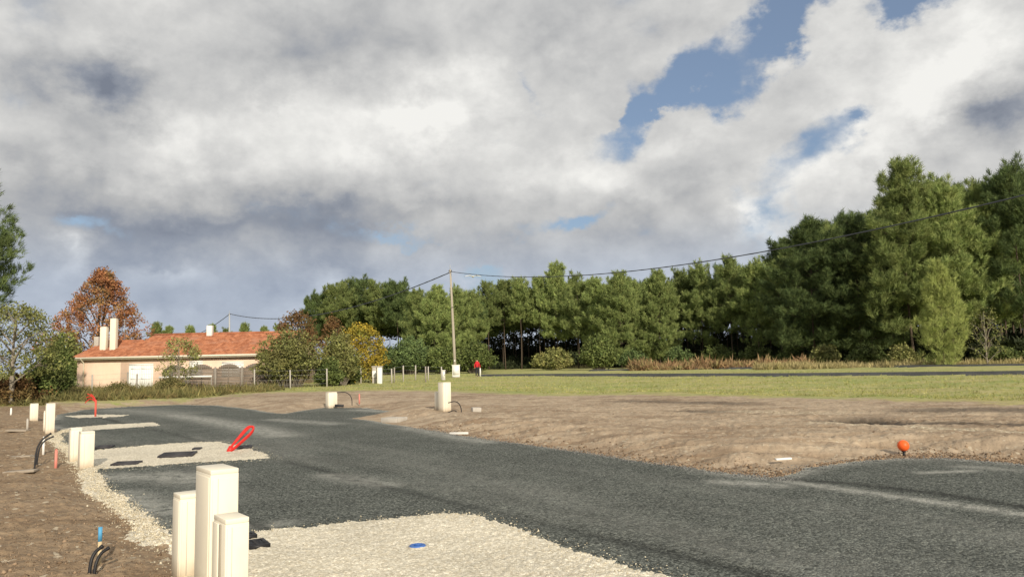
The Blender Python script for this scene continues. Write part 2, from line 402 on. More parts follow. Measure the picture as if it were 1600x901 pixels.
def fields(x, y):
    """region distances, height and surface attributes at points of the plan"""
    wx = x+.10*fbm(x*1.3, y*1.3, 11, 3); wy = y+.10*fbm(x*1.3, y*1.3, 31, 3)
    jag = .055*fbm(x*16, y*16, 51, 3, .7)
    far = np.clip(np.hypot(x, y)/12, 1, 4)
    sr = np.minimum(np.minimum(sdp(wx, wy, ROADP), sdp(wx, wy, APRONP)), sdp(wx, wy, BAYP))+jag
    drv = [sdp(wx, wy, d)+jag*1.5 for d in DRIVE]
    vg = sdl(wx, wy, VERGE)-.13-.10*fbm(x*1.1, y*1.1, 71, 2)+jag*2.2
    pth = [sdl(x, y, p)-1.15+.3*fbm(x*.3, y*.3, 90, 2) for p in PATHS]
    r = np.hypot(x, y)
    # grass starts on a line across the field and behind the road end on the left
    gl = PX((-300, 630), (0, 630), (130, 630), (300, 622), (430, 613), (560, 611), (700, 612), (850, 619), (1000, 618), (1200, 622), (1400, 627), (1700, 636), z=.22)
    gline = np.interp(np.arctan2(x, y), [math.atan2(p[0], p[1]) for p in gl], [math.hypot(*p) for p in gl])
    gd = (r-gline*(1+.05*fbm(x*.13, y*.13, 140, 4)))/(.10*gline)
    grass = np.clip(.5+.5*gd, 0, 1)
    grass = np.where(y < 1, 0, grass)
    # heights
    left = ((x*RN.x+y*RN.y) < 5.0) & (sr > -.2) & (y > -1)
    s_out = np.maximum(sr, 0)
    rough = fbm(x*1.1, y*1.1, 5, 5, .55)
    fine = fbm(x*6, y*6, 15, 4, .6)
    hs = np.where(left, .05*sst(s_out, 0, .6)+.03*sst(s_out, .4, 3), .21*sst(s_out, .05, 1.7)) + (np.where(left, .085, .046)*rough+.036*fine)*sst(s_out, 0, .5)
    al = x*RD.x+y*RD.y; ac = x*RN.x+y*RN.y
    streak = np.sin((al*1.0+ac*.75)*7+3*fbm(x*.5, y*.5, 25, 2))*.022*sst(s_out, .2, .6)*(1-sst(s_out, 1.6, 2.4))*np.clip(vn(al*.35, ac*.1, 44)*3+.6, 0, 1)
    track = (np.sin(y*5.5+1.2*fbm(x*.15, y*.15, 26, 2))*.018)*sst(s_out, 1.8, 3)*np.clip(vn(x*.12, y*.7, 47)*3+.4, 0, 1)
    tk = 0
    for q0, q1 in ((PX((640, 662), (900, 668), (1150, 676), (1400, 684), (1640, 690), z=.22), .16), (PX((700, 655), (950, 657), (1200, 664), (1640, 672), z=.22), .16), (PX((900, 640), (1200, 650), (1640, 655), z=.22), .22)):
        for o_ in (0, 1.7):
            dq = sdl(x, y-o_, q0); band = np.exp(-(dq/q1)**4)
            tk = tk+band*(-.035+.022*np.sin(x*26+np.abs(dq)*18))
    hs = hs+np.where(left, 0, streak*1.4+track+tk)
    hg = .25+.10*fbm(x*.35, y*.35, 61, 4)
    h = hs*(1-grass)+np.where(left, .08+hg*.2, hg)*grass*sst(s_out, 0, 1)
    hr = .010*fbm(x*.6, y*.6, 81, 3)+.010*fbm(x*14, y*14, 82, 3, .7)
    for k0 in (2.95, 5.15): hr = hr-.018*np.exp(-((ac-k0-.15*vn(al*.2, al*0, 7))/.14)**2)
    h = np.where(sr < 0, hr, h)
    dm = np.minimum.reduce(drv)
    h = np.where(dm < .06, .015+.014*fbm(x*18, y*18, 83, 3, .7), h)
    h = np.where((vg < .05) & (sr > -2), h*.4+.025+.035*fbm(x*14, y*14, 84, 3, .7)*sst(-vg, -.1, .1), h)
    pm = np.minimum(pth[0], pth[1]); h = np.where(pm < .1, .22+.24*sst(-pm, -.1, .6), h)
    # hole with dark wet soil
    hole = sdl(x, y*1.0, PX((1322, 654), (1350, 653.5), (1385, 655.5), z=.22))
    h = h-.20*np.exp(-(hole/.6)**2)
    wet = np.exp(-(hole/.75)**4)*1.1
    wet = np.maximum(wet, .75*np.exp(-(sdl(x, y, PX((1400, 655), (1520, 660), (1640, 664), z=.22))/.35)**2))
    wet = np.maximum(wet, .65*np.exp(-(sdl(x, y, PX((1440, 641), (1560, 640), (1680, 641), z=.22))/.8)**2))
    wet = np.maximum(wet, .8*np.exp(-(sdl(x, y, PX((1085, 641), (1122, 641.5), z=.22))/.5)**2))
    wet = np.maximum(wet, .6*np.exp(-(sdl(x, y, PX((985, 626), (1150, 630), z=.22))/.8)**2))
    dark = np.where(left, 1.0, 0)*sst(s_out, -.1, .2)
    # pale streaks
    dust = 1.0*np.exp(-(sdl(x, y, PX((1275, 659), (1340, 661), (1470, 667), (1600, 674), z=.22))/.16)**2)
    dust = np.maximum(dust, .55*np.exp(-(sdl(x, y, PX((1150, 641), (1300, 645), z=.22))/.5)**2))
    dust = np.where(sr < 0, 0, dust)
    edge = np.exp(-((sr)/.22)**2)*np.clip(.5+2.5*fbm(al*.35, ac*.2, 101, 3), 0, 1)
    dr = .9*edge
    for pts, wd, k in ((((1240, 752), (1330, 766), (1450, 782), (1620, 806)), .16, 1.0), (((270, 648), (330, 657), (400, 670), (440, 680)), .55, 1.0), (((180, 640), (270, 646)), 1.0, .6),
                       (((180, 745), (260, 742), (310, 748)), .5, .9), (((185, 772), (250, 800)), .35, .9), (((520, 742), (600, 755)), .28, .8),
                       (((640, 668), (700, 679), (760, 690)), .35, .9), (((1130, 752), (1210, 757)), .22, 1.0), (((1440, 738), (1520, 735)), .12, .9), (((1500, 728), (1600, 735)), .2, .6),
                       (((430, 655), (520, 662)), .4, .8), (((395, 820), (440, 816)), .2, .6), (((560, 640), (620, 643)), .5, .9)):
        dr = np.maximum(dr, k*np.exp(-(sdl(x, y, PX(*pts))/wd)**2))
    dr = np.maximum(dr, .28*np.clip(fbm(al*.18, ac*.9, 111, 4)*2.0, 0, 1))
    dust = np.where(sr < .02, dr, dust)
    rw = np.zeros_like(x)
    for k0, sg_, amp_ in ((1.75, .16, .6), (2.95, .12, .9), (3.5, .10, .4), (5.15, .13, .8), (5.8, .25, .35)):
        rw = np.maximum(rw, amp_*np.exp(-((ac-k0-.30*vn(al*.12, al*0, 7))/sg_)**2)*np.clip(.55+1.6*vn(al*.5, ac*2, 120), 0, 1))
    rw = np.maximum(rw, .9*np.exp(-(sdl(x, y, PX((1230, 747), (1330, 755), (1450, 768), (1640, 798)))/.13)**2))
    wet = np.where(sr < .02, rw, wet)
    return sr, drv, vg, pth, grass, h, wet, dark, dust, left

def build_ground():
    th = np.radians(np.concatenate([np.linspace(-180, -60, 25)[:-1], np.linspace(-60, -39, 22)[:-1], np.linspace(-39, 38, 1180)[:-1],
                                    np.linspace(38, 60, 23)[:-1], np.linspace(60, 180, 25)]))
    r = np.concatenate([[.02], np.linspace(.4, 4.6, 16)[:-1], np.geomspace(4.6, 30, 470)[:-1], np.geomspace(30, 60, 110)[:-1], np.geomspace(60, 170, 330)[:-1], np.geomspace(170, 220, 30)[:-1], np.geomspace(220, 6000, 26)])
    nr, nt = len(r), len(th)
    A, Rr = np.meshgrid(th, r)
    x = (Rr*np.sin(A)); y = (Rr*np.cos(A))
    sr, drv, vg, pth, grass, h, wet, dark, dust, left = fields(x.ravel(), y.ravel())
    h = np.where(Rr.ravel() > 260, 0.2, h)
    V = np.stack([x.ravel(), y.ravel(), h], 1)
    i = np.arange(nr-1)[:, None]*nt+np.arange(nt-1)[None, :]
    Q = np.stack([i, i+1, i+1+nt, i+nt], -1).reshape(-1, 4)[:, ::-1]
    fa = lambda a: a[Q].mean(1)
    reg = np.where(fa(grass) > .5, 1, 0)
    reg = np.where(fa(sr) < 0, 2, reg)
    for k, p in enumerate(pth): reg = np.where(fa(p) < 0, 3+k, reg)
    reg = np.where((fa(vg) < 0) & (fa(dark) + (fa(sr) < 0) > 0), 5, reg)
    for k, d in enumerate(drv): reg = np.where(fa(d) < 0, 6+k, reg)
    names = {0: ('ground', M_GROUND), 1: ('grass_field', M_GROUND), 2: ('road', M_ROAD), 3: ('path', M_PATH), 4: ('path', M_PATH),
             5: ('gravel_verge', M_CREAM), 6: ('driveway', M_CREAM), 7: ('driveway', M_CREAM), 8: ('driveway', M_CREAM), 9: ('driveway', M_CREAM)}
    for k, (nm, m) in names.items():
        q = Q[reg == k]
        if not len(q): continue
        u, inv = np.unique(q.ravel(), return_inverse=True)
        o = mesh_np(nm, V[u], inv.reshape(-1, 4), m, None, k in (0, 1), {'grass': grass[u], 'wet': wet[u], 'dark': dark[u], 'dust': dust[u]})
        o['kind'] = 'structure'
build_ground()
def gz(x, y):
    f = fields(np.array([float(x)]), np.array([float(y)])); return float(f[5][0])
def G(px, py):
    p = at(px, py); 
    for _ in range(3): p = at(px, py, gz(p.x, p.y))
    return p

# ------------------------------------------------------------------ vegetation
def leaf_mat(name, lo, hi, alt=None, altf=.3, trans=.13, clump=.35):
    def fn(t, b, o):
        g = t.n('ShaderNodeNewGeometry'); r = g.outputs['Random Per Island']
        v = t.n('ShaderNodeTexCoord').outputs['Object']
        n = t.noise(v, 1.1, 3, .6)
        col = t.mix(r, lo, hi)
        if alt: col = t.mix(t.m('MULTIPLY', t.ramp(t.noise(v, .8, 4, .6), .45, .65), altf), col, alt)
        oi = t.n('ShaderNodeObjectInfo').outputs['Random']
        k = t.m('MULTIPLY', t.ramp(n, .3, .7, 1-clump, 1+clump), t.m('MULTIPLY_ADD', oi, .45, .78))
        col = t.n('ShaderNodeVectorMath', operation='SCALE', ins={0: col, 'Scale': k}).outputs[0]
        t.set(b, 'Base Color', col)
        tr = t.n('ShaderNodeBsdfTranslucent', ins={0: col})
        ms = t.n('ShaderNodeMixShader', ins={0: trans, 1: b.outputs[0], 2: tr.outputs[0]})
        t.set(o, 0, ms.outputs[0])
    return mat(name, fn, .75, .25)
L_PINE = leaf_mat('pine_needles', (.095, .140, .042), (.300, .365, .120), (.34, .37, .13), .5)
L_PINEDARK = leaf_mat('dark_pine_needles', (.040, .070, .026), (.150, .205, .070), (.18, .22, .07), .4)
L_PINELIGHT = leaf_mat('young_pine_needles', (.24, .30, .08), (.44, .49, .16), (.44, .46, .16), .5)
L_SHADE = leaf_mat('shade_dark_foliage', (.018, .027, .011), (.052, .066, .025))  # near-black greens: the shade of the forest interior is put into the leaf colour
L_RUST = leaf_mat('rust_leaves', (.17, .065, .030), (.36, .165, .075), (.27, .21, .08), .6)
L_YELLOW = leaf_mat('yellow_leaves', (.26, .21, .03), (.64, .46, .06), (.20, .24, .05), .8)
L_BUSH = leaf_mat('bush_leaves', (.105, .125, .036), (.30, .30, .105), (.28, .25, .09), .6)
L_GREEN = leaf_mat('green_leaves', (.055, .085, .022), (.155, .19, .055), (.15, .16, .05), .4)
L_OLIVE = leaf_mat('olive_leaves', (.13, .155, .045), (.33, .34, .11), (.20, .20, .07), .5)
L_BROWN = leaf_mat('brown_leaves', (.075, .040, .018), (.20, .11, .045), (.10, .09, .03), .6)
L_BRACKEN = leaf_mat('bracken_fronds', (.20, .115, .055), (.40, .265, .145), (.27, .25, .10), .8)
L_DRY = leaf_mat('dry_grass', (.27, .225, .10), (.52, .44, .22), (.25, .24, .09), .5)
L_GRASS = leaf_mat('grass_blades', (.20, .22, .055), (.46, .42, .17), (.16, .23, .06), .6)
L_WEED = leaf_mat('weed_leaves', (.075, .085, .028), (.25, .22, .085), (.22, .15, .065), .6)
def bark(name, lo, hi):
    def fn(t, b, o):
        v = t.n('ShaderNodeTexCoord').outputs['Object']
        n = t.noise(t.vscale(v, (1, 1, .25)), 6, 7, .65)
        t.set(b, 'Base Color', t.mix(n, lo, hi)); bump(t, b, n, .03)
    return mat(name, fn, .95, .1)
B_PINE = bark('pine_bark', (.045, .035, .027), (.15, .115, .085))
B_GREY = bark('grey_bark', (.14, .12, .09), (.40, .36, .29))
B_DARK = bark('dark_bark', (.04, .03, .022), (.13, .10, .075))

def norm(a): return a/np.maximum(np.linalg.norm(a, axis=1, keepdims=True), 1e-6)
def needles(C, Dr, size, n, width, spread=.9, out=None):
    """n needle sprays (thin triangles) round each tuft"""
    N = len(C); c = np.repeat(C, n, 0); d = np.repeat(norm(Dr), n, 0); M = N*n
    sz = np.repeat(np.broadcast_to(np.asarray(size, float), (N,)), n)
    a = norm(d+spread*rng.normal(size=(M, 3)))
    q = rng.normal(size=(M, 3)) if out is None else np.repeat(norm(out), n, 0)*1.3+rng.normal(size=(M, 3))*.6
    s = norm(np.cross(a, q))
    L = sz*rng.uniform(.7, 1.25, M); wd = .55*width*rng.uniform(.7, 1.3, M)*sz
    base = c+d*(rng.uniform(-.5, .3, M)*sz)[:, None]+rng.normal(size=(M, 3))*(sz*.16)[:, None]
    V = np.stack([base-s*wd[:, None], base+s*wd[:, None], base+a*L[:, None]], 1).reshape(-1, 3)
    return V, np.arange(M*3).reshape(-1, 3)
def leaves(C, radius, n, size, aspect=.6, flat=1.0):
    N = len(C); c = np.repeat(C, n, 0); M = N*n
    rad = np.repeat(np.broadcast_to(np.asarray(radius, float), (N,)), n)
    o = norm(rng.normal(size=(M, 3)))
    p = c+o*(rad*rng.uniform(0, 1, M)**.45)[:, None]*np.array([1, 1, flat])
    a = norm(rng.normal(size=(M, 3))+np.array([0, 0, -.25])); s = norm(np.cross(a, o*1.1+np.array([0, 0, .3])+rng.normal(size=(M, 3))*.55))
    L = size*rng.uniform(.6, 1.35, M)[:, None]; W2 = L*aspect*.5
    V = np.stack([p-a*L*.5, p+s*W2, p+a*L*.5, p-s*W2], 1).reshape(-1, 3)
    return V, np.arange(M*4).reshape(-1, 4)

def make_pine(H, crown0, rad, prof, whorl, nb, tuft, nn, nw, m, lean=0.0, wr=.16, seed=0, updir=.5, gaps=.12, plume=1.0):
    """trunk with whorled limbs, each ending in upswept plumes of needles"""
    r_ = random.Random(seed); mb = MB(); C = []; Dn = []; SZ = []; O = []
    bend = [Vector((0, 0, 0))]; n = 9
    off = Vector((0, 0, 0)); a0 = r_.uniform(0, 6.28)
    for i in range(1, n+1):
        off = off+Vector((math.cos(a0+i*.7), math.sin(a0+i*.7), 0))*.06*H/20*(1+lean)+Vector((lean*.25, 0, 0))
        bend.append(Vector((off.x, off.y, H*i/n*.97)))
    def tp(z):
        f = min(max(z/(H*.97)*n, 0), n-.001); i = int(f); return bend[i].lerp(bend[i+1], f-i)
    mb.tube([bend[0]+Vector((0, 0, -.3))]+bend[1:], [wr*1.25]+[wr*(1-.9*i/n) for i in range(1, n+1)], 7)
    def put_plume(c, ax, ln, rd):
        """an upswept plume: tufts round an axis, needles pointing out and up"""
        k = max(5, int(ln*rd*16*plume)); side = ax.orthogonal().normalized(); s2 = ax.cross(side)
        for i in range(k):
            u = r_.random(); th = r_.uniform(0, 6.28); rr = rd*math.sin(math.pi*min(.97, .12+.85*u))*math.sqrt(r_.uniform(.25, 1))
            o = side*math.cos(th)+s2*math.sin(th)
            C.append(c+ax*(ln*(u-.35))+o*rr); O.append(o+Vector((0, 0, .35))+ax*(u-.5)); Dn.append(ax*.8+o*.55+Vector((0, 0, .4))); SZ.append(tuft*r_.uniform(.75, 1.25))
    z = H*crown0; k = 0
    while z < H*.96:
        t = (z-H*crown0)/(H*(1-crown0)); Rm = rad*prof(t)
        for j in range(nb+r_.choice((-1, 0, 0, 1))):
            if r_.random() < gaps: continue
            a = k*2.4+j*2*math.pi/nb+r_.uniform(-.35, .35); L = max(.3, Rm*r_.uniform(.66, 1.16))
            el_ = R(-8+56*t**1.4+r_.uniform(-9, 12)); pts = []
            o = tp(z+r_.uniform(-.3, .3))
            hd = Vector((math.cos(a), math.sin(a), 0)); p = o.copy(); ns = 5
            for q in range(ns+1):
                pts.append(p.copy()); e2 = el_+R(9)*q*(updir*1.2)
                p = p+(hd*math.cos(e2)+Vector((0, 0, 1))*math.sin(e2))*(L/ns)
            if L > .8: mb.tube(pts, [max(.012, wr*.24*(1-q/(ns+1))) for q in range(ns+1)], 4, cap=False)
            tw = max(1, int(L/1.5))
            for q in range(tw+1):
                s = .35+.65*q/tw
                f = min(s*ns, ns-.001); i = int(f); b = pts[i].lerp(pts[i+1], f-i); dd = (pts[i+1]-pts[i]).normalized()
                side = dd.cross(Vector((0, 0, 1))).normalized()
                for sg in ((-1, 1) if q < tw else (0,)):
                    if sg and r_.random() < .22: continue
                    tl = L*.30*(1.2-s*.8)*r_.uniform(.6, 1.25) if sg else .25
                    td = (dd*.7+side*sg*.9+Vector((0, 0, .25))).normalized() if sg else dd
                    pd = (td*.6+Vector((0, 0, updir*r_.uniform(.8, 2.2)))).normalized()
                    ln = r_.uniform(1.1, 2.2)*(.75 if t > .85 else 1); put_plume(b+td*tl, pd, ln, ln*r_.uniform(.28, .40))
        z += whorl*r_.uniform(.75, 1.25)*(1-.3*t); k += 1
    put_plume(tp(H*.96), Vector((r_.uniform(-.15, .15), 0, 1)).normalized(), H*.06, .30)
    for q in range(3): put_plume(tp(H*(.90-.02*q))+Vector((math.cos(q*2.1), math.sin(q*2.1), 0))*.5, Vector((math.cos(q*2.1)*.35, math.sin(q*2.1)*.35, 1)).normalized(), H*.045, .28)
    V, Fc = needles(np.array([tuple(c) for c in C]), np.array([tuple(c) for c in Dn]), np.array(SZ), nn, nw, .42, np.array([tuple(c) for c in O]))
    return mb, V, Fc, m, B_PINE
def make_crown(H, W_, m, bk, crown0, prof, ncl, leafn=40, lsize=.2, lrad=.7, wr=.16, seed=0, hollow=.35, fork=4):
    """broadleaf tree: trunk, forked limbs reaching to leaf clusters spread through the crown"""
    r_ = random.Random(seed); mb = MB(); C = []; Rr = []
    tips = []
    mb.tube([(0, 0, -.2), (.03*W_*r_.uniform(-1, 1), 0, H*crown0), (.05*W_*r_.uniform(-1, 1), .03*W_, H*.6), (0, 0, H*.92)], [wr*1.2, wr, wr*.5, .02], 7)
    limbs = []
    for i in range(fork*3):
        z0 = H*(crown0*.8+.5*i/(fork*3)); a = i*2.4+r_.uniform(-.3, .3); t = .2+.7*i/(fork*3)
        e = Vector((math.cos(a)*W_*.40*prof(t), math.sin(a)*W_*.40*prof(t), H*(crown0+(1-crown0)*t))); o = Vector((0, 0, z0))
        md = o.lerp(e, .5)+Vector((r_.uniform(-.3, .3), r_.uniform(-.3, .3), .05*H)); limbs.append((o, md, e)); mb.tube([o, md, e], [wr*.45, wr*.28, wr*.10], 5, cap=False)
    for i in range(ncl):
        t = r_.random()**.85; a = r_.uniform(0, 6.28); rr = (hollow+(1-hollow)*r_.random()**.6)*r_.uniform(.85, 1.1)*prof(t)
        c = Vector((math.cos(a)*W_*.5*rr, math.sin(a)*W_*.5*rr, H*(crown0+(1-crown0)*t*.97)))
        C.append(tuple(c)); Rr.append(lrad*r_.uniform(.6, 1.3))
        o, md, e = min(limbs, key=lambda l: (l[1]-c).length+.4*(l[2]-c).length); b = md.lerp(e, r_.uniform(0, .8))
        mb.tube([b, b.lerp(c, .5)+Vector((0, 0, r_.uniform(0, .3))), c], [wr*.12, wr*.07, .006], 3, cap=False)
    V, Fc = leaves(np.array(C), np.array(Rr), leafn, lsize)
    return mb, V, Fc, m, bk
def make_broadleaf(H, W_, m, bk, trunk_h, stems=1, levels=3, kids=4, leafn=26, lsize=.16, lrad=.5, wr=.14, seed=0, sparse=1.0, up=.55, bare=0.0):
    r_ = random.Random(seed); mb = MB(); C = []; Rr = []
    def grow(p, d, L, rd, lv):
        pts = [p.copy()]; q = p.copy(); dd = d.copy()
        for i in range(4):
            dd = (dd+Vector((r_.uniform(-1, 1), r_.uniform(-1, 1), r_.uniform(-.4, .8)))*.16).normalized(); q = q+dd*(L/4); pts.append(q.copy())
        mb.tube(pts, [rd*(1-.13*i) for i in range(5)], 5 if lv < 2 else 3, cap=False)
        if lv >= levels-1:
            for pp in (pts[2], pts[3], pts[4]):
                if r_.random() < sparse: C.append(pp); Rr.append(lrad*r_.uniform(.6, 1.25))
        if lv < levels:
            for i in range(kids):
                f = .35+.65*(i+r_.random())/kids; ix = min(int(f*4), 3); b = pts[ix].lerp(pts[ix+1], f*4-ix)
                a = r_.uniform(0, 6.28); sp = Vector((math.cos(a)*W_/H*1.6, math.sin(a)*W_/H*1.6, up*r_.uniform(-.1, 1.3)))
                grow(b, (dd*.55+sp).normalized(), L*r_.uniform(.5, .72), rd*.5, lv+1)
    for s in range(stems):
        a = r_.uniform(0, 6.28); o = Vector((math.cos(a), math.sin(a), 0))*(.12*W_ if stems > 1 else 0)
        d = Vector((o.x*1.4/W_*3, o.y*1.4/W_*3, 1)).normalized() if stems > 1 else Vector((r_.uniform(-.1, .1), r_.uniform(-.1, .1), 1)).normalized()
        grow(o+Vector((0, 0, -.2)), d, trunk_h if stems == 1 else H*.5, wr, 0)
    C = np.array([tuple(c) for c in C]); zt = C[:, 2].max(); xw = np.percentile(np.abs(C[:, :2]), 97)
    k = H/(zt+.2); kx = W_*.5/xw
    sc = np.array([kx, kx, k]); C = C*sc
    mb.v = [tuple(np.array(v)*sc) for v in mb.v]
    V, Fc = leaves(C, np.array(Rr), leafn, lsize)
    return mb, V, Fc, m, bk
def make_bush(H, W_, m, n=160, leafn=30, lsize=.14, lrad=.4, seed=0, bk=None, dens=1.0):
    """many stems from the ground, leafy all the way down"""
    r_ = random.Random(seed); mb = MB(); C = []; Rr = []
    for i in range(n):
        a = r_.uniform(0, 6.28); e = r_.random()**.6; L = H*r_.uniform(.55, 1.05)
        rr_ = W_*.5*e*r_.uniform(.7, 1.1); zt = L*math.sqrt(max(.05, 1-.75*e*e))
        b = Vector((math.cos(a), math.sin(a), 0)); o = b*rr_*.25; tip = b*rr_+Vector((0, 0, zt)); mid = o.lerp(tip, .55)+Vector((0, 0, .12*H))
        mb.tube([o+Vector((0, 0, -.1)), mid, tip], [.02*H/3+.008, .010+.005*H/3, .004], 3, cap=False)
        for f in (.35, .6, .8, 1.0):
            if r_.random() < dens: C.append((mid.lerp(tip, f*2-1) if f > .5 else o.lerp(mid, f*2))); Rr.append(lrad*r_.uniform(.6, 1.2))
    V, Fc = leaves(np.array([tuple(c) for c in C]), np.array(Rr), leafn, lsize)
    return mb, V, Fc, m, bk or B_GREY
PROTO = {}
def plant(name, spec, label, cat, loc, rz, sc, group=None, key=None, sxy=None):
    t = thing(name, label, cat, loc, rz, group)
    if key and key in PROTO:
        a, b = PROTO[key]
        for o in (a, b):
            c = o.copy(); COL.objects.link(c); c.parent = t
    else:
        mb, V, Fc, m, bk = spec() if callable(spec) else spec
        a = mb.build('trunk' if 'bush' not in name and 'shrub' not in name else 'stem', bk, t, True)
        b = mesh_np('crown' if 'bush' not in name and 'shrub' not in name else 'foliage', V, Fc, m, t)
        if key: PROTO[key] = (a, b)
    sxy = sxy or sc; t.scale = (sxy, sxy, sc); return t
def hor(px): return 567-.02095*(px-800)
def ht(px, py, Y): return on(px, py, Y).z
def base(px, Y):
    d = ray(px, hor(px)); k = Y/d.y; return (d.x*k, Y, .2)

# pine kinds -------------------------------------------------------
def p_edge(t): return min(1, .6+1.6*t)*(1-t)**.62+.05
def p_cone(t): return (1-t)**.7*min(1, .6+t*2)+.05
def p_flat(t): return math.sqrt(max(0, 1-(1.8*t-.8)**2))*.85+.2*t
KIND = {
 'edge0': lambda: make_pine(24, .24, 6.2, p_edge, 1.5, 5, .62, 14, .11, L_PINE, seed=1),
 'edge1': lambda: make_pine(24, .34, 5.4, p_edge, 1.5, 5, .62, 14, .11, L_PINE, seed=2),
 'edge2': lambda: make_pine(24, .32, 5.8, p_edge, 1.5, 5, .64, 14, .11, L_PINE, seed=3),
 'edge3': lambda: make_pine(24, .12, 7.4, p_edge, 1.5, 6, .64, 14, .11, L_PINE, seed=4),
 'tall0': lambda: make_pine(24, .56, 4.6, p_edge, 1.35, 5, .66, 14, .12, L_PINE, seed=5),
 'tall1': lambda: make_pine(24, .55, 4.9, p_flat, 1.35, 5, .68, 14, .12, L_PINEDARK, seed=6),
 'tall2': lambda: make_pine(24, .52, 4.4, p_edge, 1.35, 5, .66, 14, .12, L_PINE, seed=8),
 'umb0': lambda: make_pine(24, .60, 6.2, p_flat, 1.3, 6, .68, 14, .12, L_PINE, seed=9),
 'umb1': lambda: make_pine(24, .58, 5.6, p_flat, 1.3, 6, .68, 14, .12, L_PINEDARK, seed=10),
 'big0': lambda: make_pine(26, .14, 7.6, p_edge, 1.30, 6, .60, 15, .085, L_PINEDARK, seed=11, gaps=.28, plume=1.15),
 'big1': lambda: make_pine(26, .24, 6.6, p_edge, 1.30, 6, .58, 15, .085, L_PINE, seed=12, gaps=.28, plume=1.15),
 'big2': lambda: make_pine(26, .26, 7.0, p_edge, 1.30, 6, .60, 15, .085, L_PINEDARK, seed=13, gaps=.28, plume=1.15),
 'big3': lambda: make_pine(26, .18, 6.2, p_edge, 1.30, 6, .56, 15, .085, L_PINE, seed=14, gaps=.28, plume=1.15),
 'young': lambda: make_pine(13, .05, 3.3, p_cone, .95, 6, .46, 14, .07, L_PINELIGHT, seed=15, updir=.8, wr=.10, plume=.95, gaps=.18),
}
def pine(px, pytop, Y, kind, label, group=None, name='pine_tree', fat=1.0):
    Hk = {'b': 26, 'y': 13}.get(kind[0], 24)
    h = ht(px, pytop, Y)-.2; sc = h/Hk
    return plant(name, KIND[kind], label, 'pine tree', base(px, Y), random.uniform(0, 6.28), sc, group, kind, sc*fat)
FG = 'pine trees at the edge of the forest'
FRONT = [
 (497, 470, 150, 'umb1', 'round topped pine at the left end of the forest, behind the russet tree'),
 (528, 458, 146, 'umb0', 'umbrella shaped pine on a bare trunk above the yellow bush, left end of the forest'),
 (560, 449, 150, 'umb1', 'dark flat topped pine rising above its neighbours over the yellow bush'),
 (592, 458, 148, 'umb0', 'pine with a broad crown on a thin bare trunk right of the yellow bush'),
 (622, 452, 140, 'umb1', 'full crowned pine under the sagging wire midway between yellow bush and utility pole'),
 (652, 456, 126, 'edge2', 'dense pine left of the utility pole with foliage nearly down to the fence'),
 (684, 452, 122, 'edge3', 'broad bushy pine directly left of the utility pole, light green and leafy low down'),
 (716, 450, 126, 'edge0', 'broad pine directly behind the utility pole'),
 (738, 458, 132, 'edge2', 'slim green pine just right of the utility pole at the edge of the dark opening'),
 (764, 444, 165, 'tall0', 'tall pine with a high crown above the dark opening, nearest the pole'),
 (790, 441, 168, 'tall2', 'tall bare trunked pine over the left half of the dark opening'),
 (815, 438, 166, 'tall0', 'tall bare trunked pine over the middle of the dark opening'),
 (845, 436, 166, 'tall2', 'tall high crowned pine just left of the pointed treetop under the wire'),
 (872, 416, 164, 'edge2', 'pine whose pointed top pokes up to the overhead wire'),
 (904, 430, 156, 'edge1', 'slender pine between the pointed treetop and the broad bright pine'),
 (934, 438, 152, 'edge2', 'pine standing behind the round dark green bush'),
 (972, 430, 142, 'edge3', 'bright green broad pine left of the bracken, left one of a close pair'),
 (1032, 428, 142, 'edge3', 'bright green broad pine above the bracken, right one of a close pair'),
 (1068, 424, 152, 'edge1', 'dark sided pine set back right of the broad bright pair'),
 (1098, 414, 146, 'edge0', 'pine with tufted top above the middle of the bracken'),
 (1146, 404, 140, 'edge1', 'tall pointed pine above the bracken, tallest left of the big dark grove'),
 (1186, 410, 134, 'edge0', 'pine with horizontal low boughs above the right half of the bracken'),
 (1222, 412, 130, 'edge2', 'pine against the left flank of the big dark grove'),
 (1275, 348, 112, 'big0', 'big dark dome shaped pine at the left of the tall grove, where the wire disappears'),
 (1345, 344, 108, 'big0', 'big dark bushy pine beside the tallest tree, crown level with the wire'),
 (1428, 256, 102, 'big3', 'tallest pine of all, its tufted top standing clear against the white cloud'),
 (1492, 280, 100, 'big1', 'tall light green pine next right of the tallest pine'),
 (1545, 285, 102, 'big1', 'tall pine with the overhead wire crossing its upper crown'),
 (1604, 262, 98, 'big2', 'tall dark pine cut off by the right edge of the photo'),
]
for i, (px, py, Y, kd, lab) in enumerate(FRONT):
    pine(px, py, Y, kd, lab, FG, fat=(1.25 if kd in ('big0',) else 1.0)*random.uniform(.95, 1.12))
pine(1474, 412, 84, 'young', 'bright light green young pine standing in front of the tall dark grove', FG, fat=1.0)
GB = 'pines deep in the forest'
for row, (dY, n) in enumerate(((9, 34), (19, 36), (31, 36), (44, 34))):
    for i in range(n):
        px = 500+(1660-500)*(i+random.uniform(.1, .9))/n
        Y0 = np.interp(px, [500, 620, 740, 760, 880, 1000, 1200, 1280, 1430, 1650], [156, 146, 138, 172, 166, 150, 136, 118, 108, 104])
        top = np.interp(px, [500, 560, 640, 740, 860, 1000, 1100, 1220, 1260, 1330, 1390, 1440, 1600, 1660], [474, 462, 462, 464, 440, 438, 424, 414, 350, 345, 335, 290, 292, 280])
        kd = random.choice(('umb0', 'umb1', 'tall1')) if px < 640 else random.choice(('tall0', 'tall1', 'tall2')) if px < 1230 else random.choice(('big2', 'big1', 'tall2', 'tall1'))
        pine(px, top+random.uniform(4, 22), Y0+dY+random.uniform(-4, 4), kd, 'tall pine deep in the forest, half hidden behind the front row of pines', GB)
